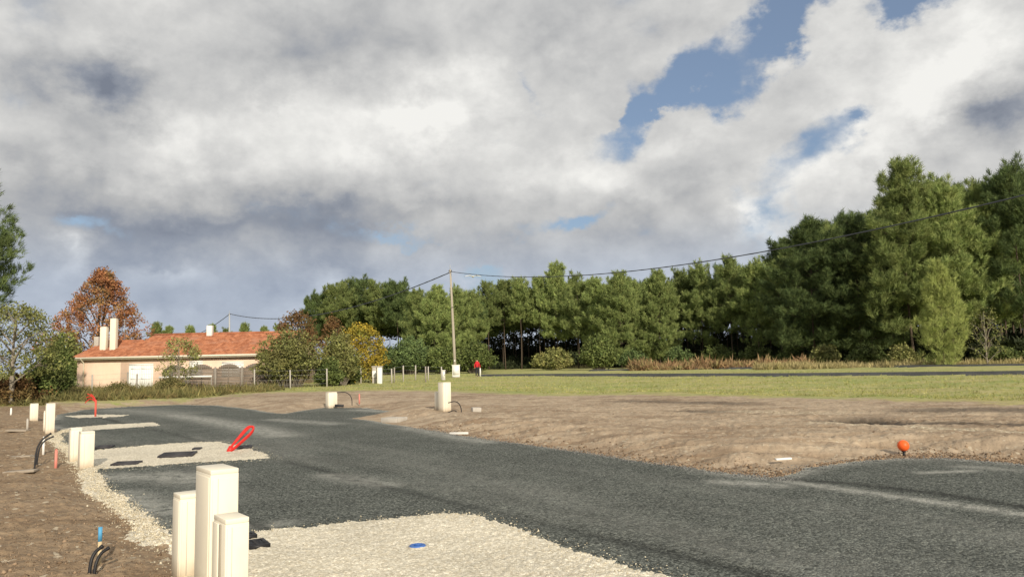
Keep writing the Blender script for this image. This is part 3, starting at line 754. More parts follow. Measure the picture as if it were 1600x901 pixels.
def far_wood():
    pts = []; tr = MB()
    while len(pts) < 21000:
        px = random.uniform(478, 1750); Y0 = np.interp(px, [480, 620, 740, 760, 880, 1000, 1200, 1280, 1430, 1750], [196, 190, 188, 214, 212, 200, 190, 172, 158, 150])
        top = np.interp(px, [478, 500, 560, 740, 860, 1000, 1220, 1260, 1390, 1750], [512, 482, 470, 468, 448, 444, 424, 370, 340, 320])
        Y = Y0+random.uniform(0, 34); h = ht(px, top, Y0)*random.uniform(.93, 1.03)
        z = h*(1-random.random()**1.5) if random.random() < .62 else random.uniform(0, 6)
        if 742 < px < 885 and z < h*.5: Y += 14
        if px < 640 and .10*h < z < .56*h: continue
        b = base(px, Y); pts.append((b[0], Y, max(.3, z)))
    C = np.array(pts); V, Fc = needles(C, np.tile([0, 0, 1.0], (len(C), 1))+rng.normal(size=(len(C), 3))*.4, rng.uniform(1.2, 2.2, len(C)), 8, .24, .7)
    o = mesh_np('far_wood', V, Fc, L_SHADE); tag(o, 'shade coloured depth of the pine forest behind the rows of trees one can tell apart', None, None, 'stuff')
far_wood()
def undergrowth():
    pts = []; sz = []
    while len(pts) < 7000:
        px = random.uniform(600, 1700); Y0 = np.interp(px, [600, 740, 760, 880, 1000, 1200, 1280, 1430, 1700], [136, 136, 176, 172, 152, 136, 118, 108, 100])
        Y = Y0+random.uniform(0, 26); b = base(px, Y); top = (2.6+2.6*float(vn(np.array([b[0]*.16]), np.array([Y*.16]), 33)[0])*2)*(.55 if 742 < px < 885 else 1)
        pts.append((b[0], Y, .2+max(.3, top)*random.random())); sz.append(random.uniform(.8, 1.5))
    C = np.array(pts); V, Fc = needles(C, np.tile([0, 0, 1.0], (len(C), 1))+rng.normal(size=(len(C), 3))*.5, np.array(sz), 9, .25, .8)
    o = mesh_np('undergrowth', V, Fc, L_SHADE); tag(o, 'scrub, coloured dark as in shade, between the trunks of the pine forest', None, None, 'stuff')
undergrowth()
# far treetops behind the house
for px, py, Y in ((243, 506, 190), (262, 512, 195), (296, 511, 200), (331, 509, 210), (352, 514, 200), (381, 507, 190), (412, 512, 200), (433, 508, 195)):
    pine(px, py, Y, random.choice(('edge1', 'edge2')), 'small far pine top showing just above the ridge of the house roof', 'far treetops behind the house')
# tall pine at the left border: only its right boughs reach into the picture
plant('pine_tree', lambda: make_pine(13.5, .43, 4.0, p_flat, .95, 6, .36, 20, .08, L_PINEDARK, seed=21, gaps=.15, plume=1.6), 'dark pine cut off by the left edge, only its right hand boughs showing',
      'pine tree', base(-76, 40), .6, ht(0, 318, 40)/13.5)

def shrub(px, Y, pyt, Wpx, m, label, seed, name='bush', cat='bush', bk=None, n=150, leafn=26, ls=.2, lr=.45, dens=1.0, group=None):
    h = max(.6, ht(px, pyt, Y)-.1); W_ = Wpx*Y/F
    return plant(name, lambda: make_bush(h, W_, m, n, leafn, ls, lr, seed, bk, dens), label, cat, (base(px, Y)[0], Y, .05), 0, 1, group)
def tree(px, Y, pyt, Wpx, m, bk, label, seed, name, crown0=.25, prof=None, ncl=120, cat='tree', **k):
    h = ht(px, pyt, Y)-.1; W_ = Wpx*Y/F
    return plant(name, lambda: make_crown(h, W_, m, bk, crown0, prof or c_round, ncl, seed=seed, **k), label, cat, (base(px, Y)[0], Y, .05), 0, 1)
def c_round(t): return math.sqrt(max(0.02, 1-(1.75*t-.75)**2))
def c_peak(t): return min(1, .55+1.8*t)*(1.02-t)**.78
tree(157, 74, 420, 225, L_RUST, B_DARK, 'large rust red autumn tree behind the left half of the house', 31, 'autumn_tree',   .10, c_peak, 330, leafn=60, lsize=.20, lrad=.62, wr=.20)
tree(466, 88, 488, 84, L_BROWN, B_DARK, 'rounded russet brown tree behind the right end of the roof', 32, 'autumn_tree', .2, c_round, 120, leafn=40, lsize=.26, lrad=.75, wr=.18)
tree(522, 66, 493, 40, L_BROWN, B_DARK, 'thin dark reddish tree between the grey green bush and the yellow bush', 33, 'ivy_tree', .1, c_round, 60, leafn=26, lsize=.2, lrad=.5, wr=.12)
shrub(452, 52, 512, 108, L_BUSH, 'wide grey green bush with pale twigs at the right end of the house', 34, 'bush', n=210, leafn=22, ls=.16, lr=.36)
shrub(530, 55, 520, 66, L_BUSH, 'upright green bush with a pale forked stem, left of the yellow bush', 35, 'bush', n=150, leafn=24, ls=.17, lr=.36)
shrub(516, 53, 560, 44, L_GREEN, 'low dark green shrub at the foot of the upright bush', 36, 'shrub', n=90, leafn=26, ls=.17, lr=.34)
tree(562, 63, 508, 86, L_YELLOW, B_GREY, 'golden yellow autumn bush above the gate pillars', 37, 'yellow_bush', .10, c_round, 210, 'bush', leafn=50, lsize=.18, lrad=.5, wr=.07, hollow=.1)
shrub(538, 57, 562, 56, L_GREEN, 'low green shrub below the yellow bush beside the fence', 38, 'shrub', n=90, leafn=26, ls=.18, lr=.34)
tree(20, 36, 476, 140, L_OLIVE, B_GREY, 'olive green tree with a pale arching branch at the left edge', 41, 'olive_tree', .28, c_round, 150, leafn=46, lsize=.12, lrad=.40, wr=.11)
shrub(72, 38, 560, 76, L_GREEN, 'dark green shrub left of the house corner', 42, 'shrub', n=130, leafn=26, ls=.13, lr=.3)
shrub(92, 44, 528, 46, L_GREEN, 'tall dark green shrub touching the left end of the roof', 43, 'shrub', n=110, leafn=26, ls=.14, lr=.34)
shrub(30, 37, 585, 96, L_BROWN, 'brown leaved thicket under the olive green tree', 44, 'shrub', n=110, leafn=26, ls=.12, lr=.3)
shrub(100, 66, 520, 60, L_OLIVE, 'yellowish green tree top between the autumn tree and the left shrubs', 45, 'bush', n=140, leafn=24, ls=.2, lr=.5)
tree(279, 47, 528, 66, L_BUSH, B_GREY, 'thin young tree with sparse leaves in front of the house, beside the white shutter', 46, 'young_tree', .32, c_round, 64, leafn=34, lsize=.12, lrad=.34, wr=.045)
shrub(268, 46, 590, 50, L_WEED, 'dark tangled bush around the foot of the young tree', 47, 'bush', n=80, leafn=24, ls=.11, lr=.26)
shrub(186, 45, 596, 46, L_WEED, 'low weedy bush against the pale house wall left of the shutter', 48, 'bush', n=60, leafn=18, ls=.10, lr=.22)
# bushes along the forest edge
shrub(936, 118, 528, 58, L_GREEN, 'round dark green bush on the grass left of the bracken', 51, 'bush', n=200, leafn=30, ls=.36, lr=.75)
shrub(866, 132, 545, 66, L_BUSH, 'low olive coloured bush at the right end of the dark opening', 52, 'bush', n=110, leafn=26, ls=.34, lr=.6)
shrub(742, 112, 536, 66, L_GREEN, 'low green bush right behind the utility pole', 53, 'bush', n=130, leafn=26, ls=.3, lr=.6)
shrub(640, 112, 528, 76, L_PINEDARK, 'dark green bush behind the middle of the wire fence', 54, 'bush', n=150, leafn=28, ls=.3, lr=.65)
shrub(690, 110, 540, 60, L_GREEN, 'green bush behind the right end of the wire fence', 55, 'bush', n=120, leafn=28, ls=.3, lr=.6)
shrub(602, 112, 545, 56, L_PINEDARK, 'dark shrub behind the gate pillars', 56, 'shrub', n=120, leafn=26, ls=.3, lr=.6)
UG = 'undergrowth bushes along the foot of the forest'
for i, (px, pyt, wpx, m, lab) in enumerate([
  (1290, 540, 46, L_BUSH, 'small olive bush at the right end of the bracken'), (1236, 546, 50, L_GREEN, 'dark low bush behind the right half of the bracken'),
  (1120, 540, 56, L_GREEN, 'low dark bush behind the middle of the bracken'), (1062, 542, 50, L_PINEDARK, 'low dark bush behind the left end of the bracken'),
  (1355, 538, 60, L_GREEN, 'low green bush under the big dark pine'), (1410, 540, 50, L_BUSH, 'twiggy low bush left of the light young pine'),
  (1560, 540, 60, L_GREEN, 'low green bush at the foot of the rightmost pines'), (990, 548, 56, L_PINEDARK, 'dark low bush under the bright pair of pines'),
  (1180, 540, 56, L_GREEN, 'dark low bush under the pine with horizontal boughs')]):
    Y = float(np.interp(px, [980, 1240, 1300, 1600], [134, 122, 98, 92]))
    shrub(px, Y, pyt, wpx, m, lab, 60+i, 'bush', n=90, leafn=24, ls=.3, lr=.55, group=UG)
tree(1542, 86, 478, 62, L_OLIVE, B_GREY, 'pale half bare small tree in front of the rightmost pines', 71, 'bare_tree', .1, c_round, 90, leafn=9, lsize=.2, lrad=.5, wr=.08)

# ------------------------------------------------------------------ ground cover (nobody could count it)
def scatter(name, pts, size, m, n=5, width=.16, up=1.6, spread=.55, label=None):
    C = np.array(pts); Dn = np.tile([0, 0, 1.0], (len(C), 1))
    V, Fc = needles(C, Dn*up, size, n, width, spread)
    o = mesh_np(name, V, Fc, m); return tag(o, label, None, None, 'stuff')
def zs(x, y): return fields(np.asarray(x, float), np.asarray(y, float))
def strip(n, a, b, thick):
    """random points along a line between two ground pixels, spread in depth"""
    out = []
    A = [at(*p) for p in a]
    for i in range(n):
        u = random.random()*(len(A)-1); k = int(u); p = A[k].lerp(A[k+1], u-k)
        r_ = 1+random.random()*thick; out.append((p.x*r_, p.y*r_, .22+b))
    return out
bp = strip(3600, [(988, 582), (1060, 580.5), (1160, 579), (1262, 577.5)], 0, .16)
scatter('bracken', bp, np.array([random.uniform(.5, 1.15)*(1+1.3*float(vn(np.array([q[0]*.45]), np.array([q[1]*.3]), 9)[0])) for q in bp]), L_BRACKEN, 9, .20, .8, 1.0, 'rust brown bracken along the foot of the forest')
dp = strip(4200, [(1180, 581), (1262, 579.5), (1420, 576.5), (1640, 572)], 0, .10)
scatter('dry_grass', dp, np.array([random.uniform(.3, .7)*(1+.8*float(vn(np.array([q[0]*.4]), np.array([q[1]*.3]), 19)[0])) for q in dp]), L_DRY, 8, .12, 1.6, .45, 'pale dry tall grass between the bracken and the path')
dq = strip(1500, [(770, 578), (840, 577), (930, 577)], 0, .22)
scatter('dry_grass', dq, np.array([random.uniform(.3, .9) for _ in dq]), L_DRY, 7, .14, 1.4, .5, 'dry grass before the dark opening of the forest')
gp = []
while len(gp) < 26000:
    a = random.uniform(R(-37), R(37)); px = CX+F*math.tan(a)
    g0 = at(px, np.interp(px, [0, 300, 430, 560, 700, 850, 1000, 1200, 1400, 1700], [634, 625, 614, 612, 612, 619, 618, 622, 627, 636]))
    r0 = math.hypot(g0.x, g0.y); r_ = r0*(.93+random.random()**1.7*1.5)
    gp.append((r_*math.sin(a), r_*math.cos(a), .14))
gpa = np.array(gp); f_ = zs(gpa[:, 0], gpa[:, 1]); keep = (f_[4] > .10+.3*rng.random(len(gpa))) & (np.minimum(f_[3][0], f_[3][1]) > .3) & (f_[0] > .3)
gpa[:, 2] = f_[5]-.01; gpa = gpa[keep]
rr_ = np.hypot(gpa[:, 0], gpa[:, 1])
scatter('grass', gpa, rng.uniform(.05, .12, len(gpa))*(.6+rr_/120), L_GRASS, 7, .18, 1.2, .7, 'short yellow green grass of the field')
wp = []
while len(wp) < 5200:
    px = random.uniform(-60, 440); py = np.interp(px, [-60, 120, 300, 440], [640, 636, 630, 618])+random.uniform(-26, -1)
    p = at(px, py); wp.append((p.x, p.y, .05))
wpa = np.array(wp); f_ = zs(wpa[:, 0], wpa[:, 1]); wpa[:, 2] = f_[5]; wpa = wpa[f_[0] > .4]
scatter('weeds', wpa, rng.uniform(.16, .50, len(wpa)), L_WEED, 10, .12, 1.1, .8, 'tall dark weeds between the road end and the house')
# loose stones and clods
def stones(name, P, size, m, label):
    P = np.asarray(P); n = len(P); ico = np.array([(1, 0, 0), (-1, 0, 0), (0, 1, 0), (0, -1, 0), (0, 0, 1), (0, 0, -1)], float)
    fc = np.array([(0, 2, 4), (2, 1, 4), (1, 3, 4), (3, 0, 4), (2, 0, 5), (1, 2, 5), (3, 1, 5), (0, 3, 5)])
    s = np.asarray(size)[:, None, None]*rng.uniform(.55, 1.25, (n, 6, 1))
    a = rng.uniform(0, 6.28, n); ca, sa = np.cos(a), np.sin(a)
    q = ico[None]*s+rng.normal(size=(n, 6, 3))*.12*np.asarray(size)[:, None, None]
    x = q[..., 0]*ca[:, None]-q[..., 1]*sa[:, None]; y = q[..., 0]*sa[:, None]+q[..., 1]*ca[:, None]
    V = np.stack([x, y, q[..., 2]*.75], -1)+P[:, None, :]
    Fc = (fc[None]+np.arange(n)[:, None, None]*6).reshape(-1, 3)
    o = mesh_np(name, V.reshape(-1, 3), Fc, m); return tag(o, label, None, None, 'stuff')
def stone_mat(name, lo, hi):
    def fn(t, b, o):
        t.set(b, 'Base Color', t.mix(t.n('ShaderNodeNewGeometry').outputs['Random Per Island'], lo, hi))
    return mat(name, fn, .9, .2)
M_STONE = stone_mat('cream_stone', (.36, .305, .205), (.82, .75, .575)); M_CLOD = stone_mat('soil_clod', (.11, .075, .048), (.34, .245, .16)); M_GREYSTONE = stone_mat('grey_stone', (.06, .062, .062), (.30, .30, .285))
sp = []
for i in range(10000):
    u = random.random()**.8*(len(VERGE)-1); k = int(u); a, b = VERGE[::-1][k], VERGE[::-1][k+1]
    j = abs(random.gauss(0, .17)); sg = random.choice((-1, 1))
    sp.append((a[0]+(b[0]-a[0])*(u-k)+random.gauss(0, .10), a[1]+(b[1]-a[1])*(u-k)+random.gauss(0, .10), 0))
n0 = len(sp)
for i in range(1800):
    d = random.choice(DRIVE[:2]); k = random.randrange(len(d)); a, b = d[k], d[(k+1) % len(d)]; u = random.random()
    sp.append((a[0]+(b[0]-a[0])*u+random.gauss(0, .13), a[1]+(b[1]-a[1])*u+random.gauss(0, .13), 0))
sp = np.array(sp); f_ = zs(sp[:, 0], sp[:, 1]); sp[:, 2] = f_[5]+.004
stones('loose_gravel', sp, rng.uniform(.0045, .0095, len(sp))*np.where(rng.random(len(sp)) < .08, 1.8, 1), M_STONE, 'loose cream gravel stones along the edge of the road bays')
cp = []
for i in range(9000):
    if i % 5 < 3:
        px = random.uniform(-60, 300); py = random.uniform(648, 930)
    else:
        px = random.uniform(560, 1640); py = random.uniform(640, 752)
    p = at(px, py); cp.append((p.x, p.y, 0))
cp = np.array(cp); f_ = zs(cp[:, 0], cp[:, 1]); ok = (f_[0] > .02) & (f_[2] > 0.02) & (np.minimum.reduce(f_[1]) > .05) & (f_[4] < .4)
cp[:, 2] = f_[5]+.002; cp = cp[ok]
sz = rng.uniform(.004, .012, len(cp))*np.where(rng.random(len(cp)) < .04, 2.6, 1)
ex = []
for i in range(3600):
    L_ = (ROADP[:9], APRONP[:7])[i % 2]; u = random.random()*(len(L_)-1); k = int(u); a, b = L_[k], L_[k+1]; d_ = abs(random.gauss(.15, .35))
    ex.append((a[0]+(b[0]-a[0])*(u-k)+RN.x*d_*.9+random.gauss(0, .06), a[1]+(b[1]-a[1])*(u-k)+RN.y*d_*.9+random.gauss(0, .06), 0))
ex = np.array(ex); f_ = zs(ex[:, 0], ex[:, 1]); ex[:, 2] = f_[5]+.004; ex = ex[f_[0] > .02]
cp = np.concatenate([cp, ex]); sz = np.concatenate([sz, rng.uniform(.008, .026, len(ex))*np.where(rng.random(len(ex)) < .06, 2.0, 1)])
stones('soil_clods', cp, sz, M_CLOD, 'crumbs and clods of soil on the bare earth')
ep = []
RE = ROADP[:9]; AE = APRONP[:7]
for i in range(5500):
    L_ = RE if i % 3 else AE; u = random.random(); u = u*(len(L_)-1); k = int(u); a, b = L_[k], L_[k+1]
    ep.append((a[0]+(b[0]-a[0])*(u-k)+random.gauss(0, .10), a[1]+(b[1]-a[1])*(u-k)+random.gauss(.03, .12), 0))
ep = np.array(ep); f_ = zs(ep[:, 0], ep[:, 1]); ep[:, 2] = f_[5]+.003
stones('loose_chippings', ep, rng.uniform(.005, .014, len(ep)), M_GREYSTONE, 'loose grey chippings along the right edge of the road')

# ------------------------------------------------------------------ house
def tile_fn(t, b, o):
    v = t.n('ShaderNodeTexCoord').outputs['Object']
    br = t.n('ShaderNodeTexVoronoi', ins={'Vector': t.vscale(v, (4.0, 2.6, 2.6)), 'Scale': 1.0, 'Randomness': .25})
    r = t.n('ShaderNodeSeparateColor', ins={0: br.outputs['Color']})
    c = t.mix(r.outputs[0], (.25, .092, .047), (.43, .180, .095))
    n = t.noise(v, .7, 7, .65)
    c = t.mix(t.ramp(n, .48, .7, 0, .7), c, (.36, .20, .14)); c = t.mix(t.ramp(t.noise(v, 2.2, 6, .7), .58, .72, 0, .6), c, (.20, .085, .055))
    t.set(b, 'Base Color', c)
M_TILE = mat('roof_tile', tile_fn, .85, .2)
def stucco_fn(t, b, o):
    v = t.n('ShaderNodeTexCoord').outputs['Object']; n = t.noise(t.vscale(v, (1, 1, .4)), .9, 7, .65)
    z = t.n('ShaderNodeSeparateXYZ', ins={0: v}).outputs[2]
    c = t.mix(t.ramp(n, .3, .7), (.70, .51, .385), (.79, .60, .465))
    c = t.mix(t.m('MULTIPLY', t.ramp(t.m('MULTIPLY_ADD', n, .5, z), .3, .75, 1, 0), .5), c, (.42, .31, .22))
    t.set(b, 'Base Color', c); bump(t, b, t.noise(v, 30, 4), .004)
M_STUCCO = mat('peach_stucco', stucco_fn, .9, .2)
M_SHUT = plain('white_shutter', (.80, .80, .78), .5, .03)
def plank_fn(t, b, o):
    v = t.n('ShaderNodeTexCoord').outputs['Object']
    n = t.noise(t.vscale(v, (.6, 1, 6)), 4, 7, .65)
    c = t.mix(n, (.10, .082, .066), (.30, .255, .21)); t.set(b, 'Base Color', c); bump(t, b, n, .01)
M_PLANK = mat('weathered_planks', plank_fn, .9, .1)
HY = 56.0
xl = on(120, 590, HY).x; xm = on(188, 590, HY).x; xr = on(428, 590, HY).x
zb, EZ = .05, 2.66
SL = .30
house = thing('bungalow', 'long low peach bungalow with a red tiled roof and white shutters', 'house', ((xl+xr)/2, HY, 0))
hx = (xl+xr)/2
def hpart(mb, name, m, parent=house, smooth=False):
    mb.v = [(v[0]-hx, v[1]-HY, v[2]) for v in mb.v]; return mb.build(name, m, parent, smooth)
mb = MB(); D1, D0 = 11.6, 8.0     # main block and lower left wing
mb.box(((xm+xr)/2, HY+D1/2, (zb-.6+EZ)/2+.0), (xr-xm, D1, EZ-zb+.6)); mb.box(((xl+xm)/2-.002, HY+D0/2, (zb-.6+EZ)/2), (xm-xl-.004, D0, EZ-zb+.6))
for X, Dp in ((xr, D1), (xm, D1), (xl, D0)):      # gables
    i = len(mb.v); rz_ = EZ+SL*Dp/2
    sg = 1 if X == xr else -1
    for xx in (X, X-sg*.2): mb.v += [(xx, HY, EZ), (xx, HY+Dp, EZ), (xx, HY+Dp/2, rz_)]
    mb.t += [(i, i+1, i+2), (i+3, i+5, i+4)]; mb.q += [(i, i+2, i+5, i+3), (i+2, i+1, i+4, i+5)]
hpart(mb, 'wall', M_STUCCO)
def roof_sheet(x0, x1, y0, Dp, ov=.5, oh=.3):
    """corrugated tile slopes, both sides"""
    nu = int((x1-x0+2*oh)/.24*6); u = np.linspace(x0-oh, x1+oh, nu); rows = 14
    Vs = []; Fs = []
    for sgn in (1, -1):
        base_ = len(Vs) and sum(len(v) for v in Vs)
        tt = np.linspace(0, 1, rows*2); A = []
        for k in range(rows):
            for e in (0, 1):
                f = (k+e*.999)/rows; dep = (Dp/2+ov)*f; yy = (y0-ov+dep) if sgn > 0 else (y0+Dp+ov-dep)
                zz = EZ+.06-ov*SL+dep*SL+(.035 if e == 0 else 0)
                A.append(np.stack([u, np.full(nu, yy), zz+.035*np.abs(np.sin(u*math.pi/.24))+.012*np.sin(u*3.1+k)], 1))
        Vv = np.concatenate(A); n_ = 2*rows
        i = np.arange(n_-1)[:, None]*nu+np.arange(nu-1)[None]
        q = np.stack([i, i+1, i+1+nu, i+nu], -1).reshape(-1, 4)
        if sgn < 0: q = q[:, ::-1]
        Fs.append(q+base_); Vs.append(Vv)
    V = np.concatenate(Vs); V = V-np.array([hx, HY, 0]); return V, np.concatenate(Fs)
V, Fq = roof_sheet(xm, xr, HY, D1); roof = mesh_np('roof', V, Fq, M_TILE, house)
V, Fq = roof_sheet(xl, xm-.32, HY, D0); roof2 = mesh_np('roof', V, Fq, M_TILE, house)
hpart(MB().tube([(xm-.3, HY+D1/2, EZ+.11+SL*D1/2), (xr+.3, HY+D1/2, EZ+.11+SL*D1/2)], .11, 8), 'ridge', M_TILE, roof)
hpart(MB().tube([(xl-.3, HY+D0/2, EZ+.11+SL*D0/2), (xm-.3, HY+D0/2, EZ+.11+SL*D0/2)], .11, 8), 'ridge', M_TILE, roof2)
for px, w_, pt, Y in ((162.5, .46, 511, 57.9), (177.5, .44, 498, 57.9)):
    X = on(px, 540, Y).x; zt = on(px, pt, Y).z; z0 = EZ+SL*(Y-HY)-.2
    ch = hpart(MB().box((X, Y, (z0+zt)/2), (w_, w_*.9, zt-z0), bev=.02), 'chimney', M_BOX, roof2)
    hpart(MB().box((X, Y, zt+.03), (w_*.8, w_*.7, .06)), 'chimney_cap', M_CONC, ch)
X = on(328, 524, 61.3).x; hpart(MB().box((X, 61.3, 4.72), (.42, .42, .85), bev=.02), 'chimney', M_WHITE, roof)
X = on(152, 530, 59.0).x; hpart(MB().box((X, 59.0, 3.95), (.36, .36, .75), bev=.02), 'chimney', M_CONC, roof2)
X = on(194.5, 515, 61.0).x; an = MB().tube([(X, 61, 4.3), (X, 61, 5.75)], .02, 5)
for dz in (0, .12, .24): an.tube([(X-.28+dz*.4, 61, 5.72-dz), (X+.28-dz*.4, 61, 5.72-dz)], .010, 4)
hpart(an, 'antenna', M_STEEL, roof)
hpart(MB().box(((xl+xr)/2, HY-.45, EZ-.09), (xr-xl+.6, .03, .17)), 'fascia', M_BOX)
hpart(MB().box(((xl+xr)/2, HY-.22, EZ-.165), (xr-xl+.5, .42, .02)), 'soffit', M_WHITE)
hpart(MB().tube([(xl-.3, HY-.52, EZ-.04), (xr+.3, HY-.52, EZ-.04)], .06, 8), 'gutter', M_BOX)
X = on(131, 590, HY).x; hpart(MB().tube([(X, HY-.50, EZ-.08), (X, HY-.30, EZ-.25), (X, HY-.06, EZ-.42), (X, HY-.06, .05)], .045, 7), 'downpipe', M_BOX)
def shutter(p0, p1, pt, z0, leaves_=2):
    x0 = on(p0, 590, HY).x; x1 = on(p1, 590, HY).x; zt = on((p0+p1)/2, pt, HY).z; wd = x1-x0
    mb = MB()
    for k in range(leaves_):
        lw = wd/leaves_; cx = x0+lw*(k+.5); mb.box((cx, HY-.03, (z0+zt)/2), (lw-.02, .04, zt-z0))
        for zz in (.12, .5, .88): mb.box((cx, HY-.058, z0+(zt-z0)*zz), (lw-.08, .016, .09))
        for j in range(6): mb.box((cx-lw/2+lw*(j+.5)/6, HY-.053, (z0+zt)/2), (lw/6-.02, .006, zt-z0-.03))
    sh = hpart(mb, 'shutter', M_SHUT)
    f = MB().box(((x0+x1)/2, HY-.02, zt+.06), (wd+.24, .06, .12)); f.box((x0-.06, HY-.02, (z0+zt)/2), (.12, .06, zt-z0)); f.box((x1+.06, HY-.02, (z0+zt)/2), (.12, .06, zt-z0))
    hpart(f, 'shutter_frame', M_WHITE, sh); hpart(MB().tube([((x0+x1)/2+.05, HY-.075, (z0+zt)/2-.02), ((x0+x1)/2+.05, HY-.075, (z0+zt)/2+.12)], .012, 5), 'handle', M_STEEL, sh)
shutter(204, 237, 570.5, .05); shutter(349, 378, 567, 1.0); shutter(298, 314, 566, 1.1)

# weathered garden screen of arched panels
WF = thing('wooden_fence', 'weathered brown wooden fence of arched plank panels before the right half of the house', 'fence', tuple(base(340, 53))[:2]+(.05,))
wx0 = WF.location.x
for i, (a, b_) in enumerate(((254, 293), (295, 335), (337, 377), (379, 420))):
    x0 = on(a, 595, 53).x-wx0; x1 = on(b_, 595, 53).x-wx0; mb = MB(); n = 15
    for k in range(n):
        z0 = .06+1.5*k/n; z1 = z0+1.5/n-.012; mb.box(((x0+x1)/2, .012*(k % 2), (z0+z1)/2), (x1-x0-.12, .022, z1-z0))
    for k in range(12):                       # arched top
        u = (k+.5)/12; h_ = .36*math.sin(math.pi*u)**.8; mb.box((x0+.06+(x1-x0-.12)*u, .02, 1.56+h_/2), ((x1-x0-.12)/12, .022, h_))
    mb.box((x0+.05, .0, .83), (.07, .06, 1.62)); mb.box((x1-.05, .0, .83), (.07, .06, 1.62)); mb.box(((x0+x1)/2, -.03, .9), (.06, .03, 1.6))
    mb.build('panel', M_PLANK, WF)
for a in (294, 336, 378, 421):
    MB().box((on(a, 595, 53).x-wx0, 0, .85), (.09, .09, 1.75)).build('post', M_GREYWOOD, WF)
t = thing('white_rail', 'pale horizontal board fixed across the fence behind the young tree', 'board', (on(289, 591, 52.6).x, 52.7, 0))
for a, b_ in ((248, 288), (291, 331)):
    x0 = on(a, 590, 52.7).x-t.location.x; x1 = on(b_, 590, 52.7).x-t.location.x; MB().box(((x0+x1)/2, 0, 1.13), (x1-x0, .03, .13)).build('board', M_WHITE, t)
for a in (250, 289, 330): MB().box((on(a, 590, 52.7).x-t.location.x, .05, .58), (.07, .06, 1.16)).build('post', M_GREYWOOD, t)

def wire_fence(label, posts, h, w_, mesh_col):
    """posts given as (px, Y)"""
    p0 = posts[0]; b0 = base(*p0); T_ = thing('wire_fence', label, 'fence', (b0[0], p0[1], 0)); tops = []
    for px, Y in posts:
        b = base(px, Y); z = gz(b[0], Y); hh = h*random.uniform(.88, 1.1); tl = random.uniform(-.03, .03)
        mb = MB(); i = Vector((b[0]-b0[0], Y-p0[1], z))
        mb.tube([i+Vector((0, 0, -.2)), i+Vector((tl, 0, hh))], w_, 5); mb.build('post', M_CONC if random.random() < .6 else M_GREYWOOD, T_); tops.append((i, hh))
    mb = MB()
    for f in (.95, .7, .45, .2):
        mb.tube([i+Vector((0, -.03, hh*f)) for i, hh in tops], .006, 3)
    mb.build('wire', mesh_col, T_); return T_
wire_fence('thin post and wire fence among the weeds along the front of the house', [(74, 46), (145, 47.5), (200, 49), (214, 49.5), (268, 49), (337, 49.5), (398, 50), (454, 50), (511, 51)], 1.2, .05, M_STEEL)
wire_fence('pale post and wire fence between the gate pillars and the utility pole', [(564, 60), (612, 60), (616, 63), (630, 64), (649, 68), (665, 60), (669, 65), (690, 66)], 1.28, .06, M_STEEL)
for px, w_, m, lab, pt in ((593.5, .36, M_WHITE, 'white masonry gate pillar under the yellow bush, right one of two', 572.5), (585, .30, M_CONC, 'greyish gate pillar with a meter box, left one of two under the yellow bush', 572.5)):
    Y = 58.5 if m is M_WHITE else 60; b = base(px, Y); h_ = ht(px, pt, Y)
    t = thing('gate_pillar', lab, 'pillar', (b[0], Y, 0)); MB().box((0, 0, h_/2-.1), (w_, w_, h_+.1), bev=.02).build('shaft', m, t); MB().box((0, 0, h_+.0), (w_+.10, w_+.10, .08), bev=.015).build('cap_stone', M_CONC, t)
    if m is M_CONC: MB().box((0, -w_/2-.03, h_*.62), (.28, .06, .5), bev=.01).build('meter_box', M_WHITE, t)
# ------------------------------------------------------------------ utility poles and wires
def pole(top, bot, Y, r0, r1, label, m):
    a = on(*bot, Y); z0 = 0; b = on(*top, Y)
    t = thing('utility_pole', label, 'utility pole', (a.x, Y, 0)); b = b-Vector((a.x, Y, 0))
    MB().tube([(0, 0, -.4), b*.35, b*.7, b], [r0, r0*.85+r1*.15, (r0+r1)/2, r1], 9).build('shaft', m, t, True)
    mb = MB().box(b+Vector((0, 0, -.30)), (.30, .12, .10)); mb.tube([b+Vector((0, 0, -.1)), b+Vector((-.02, 0, .55))], .035, 5); mb.build('crossarm', M_STEEL, t)
    for s in (-1, 1): MB().lathe([(.001, .0), (.06, .02), (.045, .08), (.07, .12), (.02, .2), (.001, .2)], b+Vector((.13*s, 0, -.26)), 8).build('insulator', M_BLACK, t)
    MB().box(b*.16+Vector((0, -.19, 0)), (.15, .015, .2)).build('plate', M_WHITE, t)
    return t
pole((703.5, 421), (712, 592), 86, .17, .10, 'tall leaning wooden utility pole in the middle of the field, white cabinet at its foot', M_POLE)
pole((358.5, 489), (359, 570), 150, .20, .13, 'distant grey utility pole rising behind the house roof', M_STEEL)
def wire(p0, p1, sag, rad, label, strands=3):
    pts = [p0.lerp(p1, i/48)-Vector((0, 0, 4*sag*(i/48)*(1-i/48))) for i in range(49)]
    mb = MB()
    for s in range(strands):
        mb.tube([p+Vector((.5*math.cos(i*2.1+s*2.1), .5*math.sin(i*2.1+s*2.1), math.sin(i*2.1+s*2.1)))*rad*.7 for i, p in enumerate(pts)], rad, 5)
    o = mb.build('overhead_wire', M_WIRE, None); return tag(o, label, 'wire')
wire(on(703, 424, 86), on(1720, 275, 30), 2.0, .025, 'thick twisted overhead wire running right from the tall pole and rising across the forest')
wire(on(702, 426, 86), on(359, 490, 150), 2.7, .045, 'overhead wire sagging left from the tall pole towards the distant pole')
wire(on(358, 491, 150), on(290, 529, 175), .6, .05, 'overhead wire dropping left from the distant pole behind the roof')
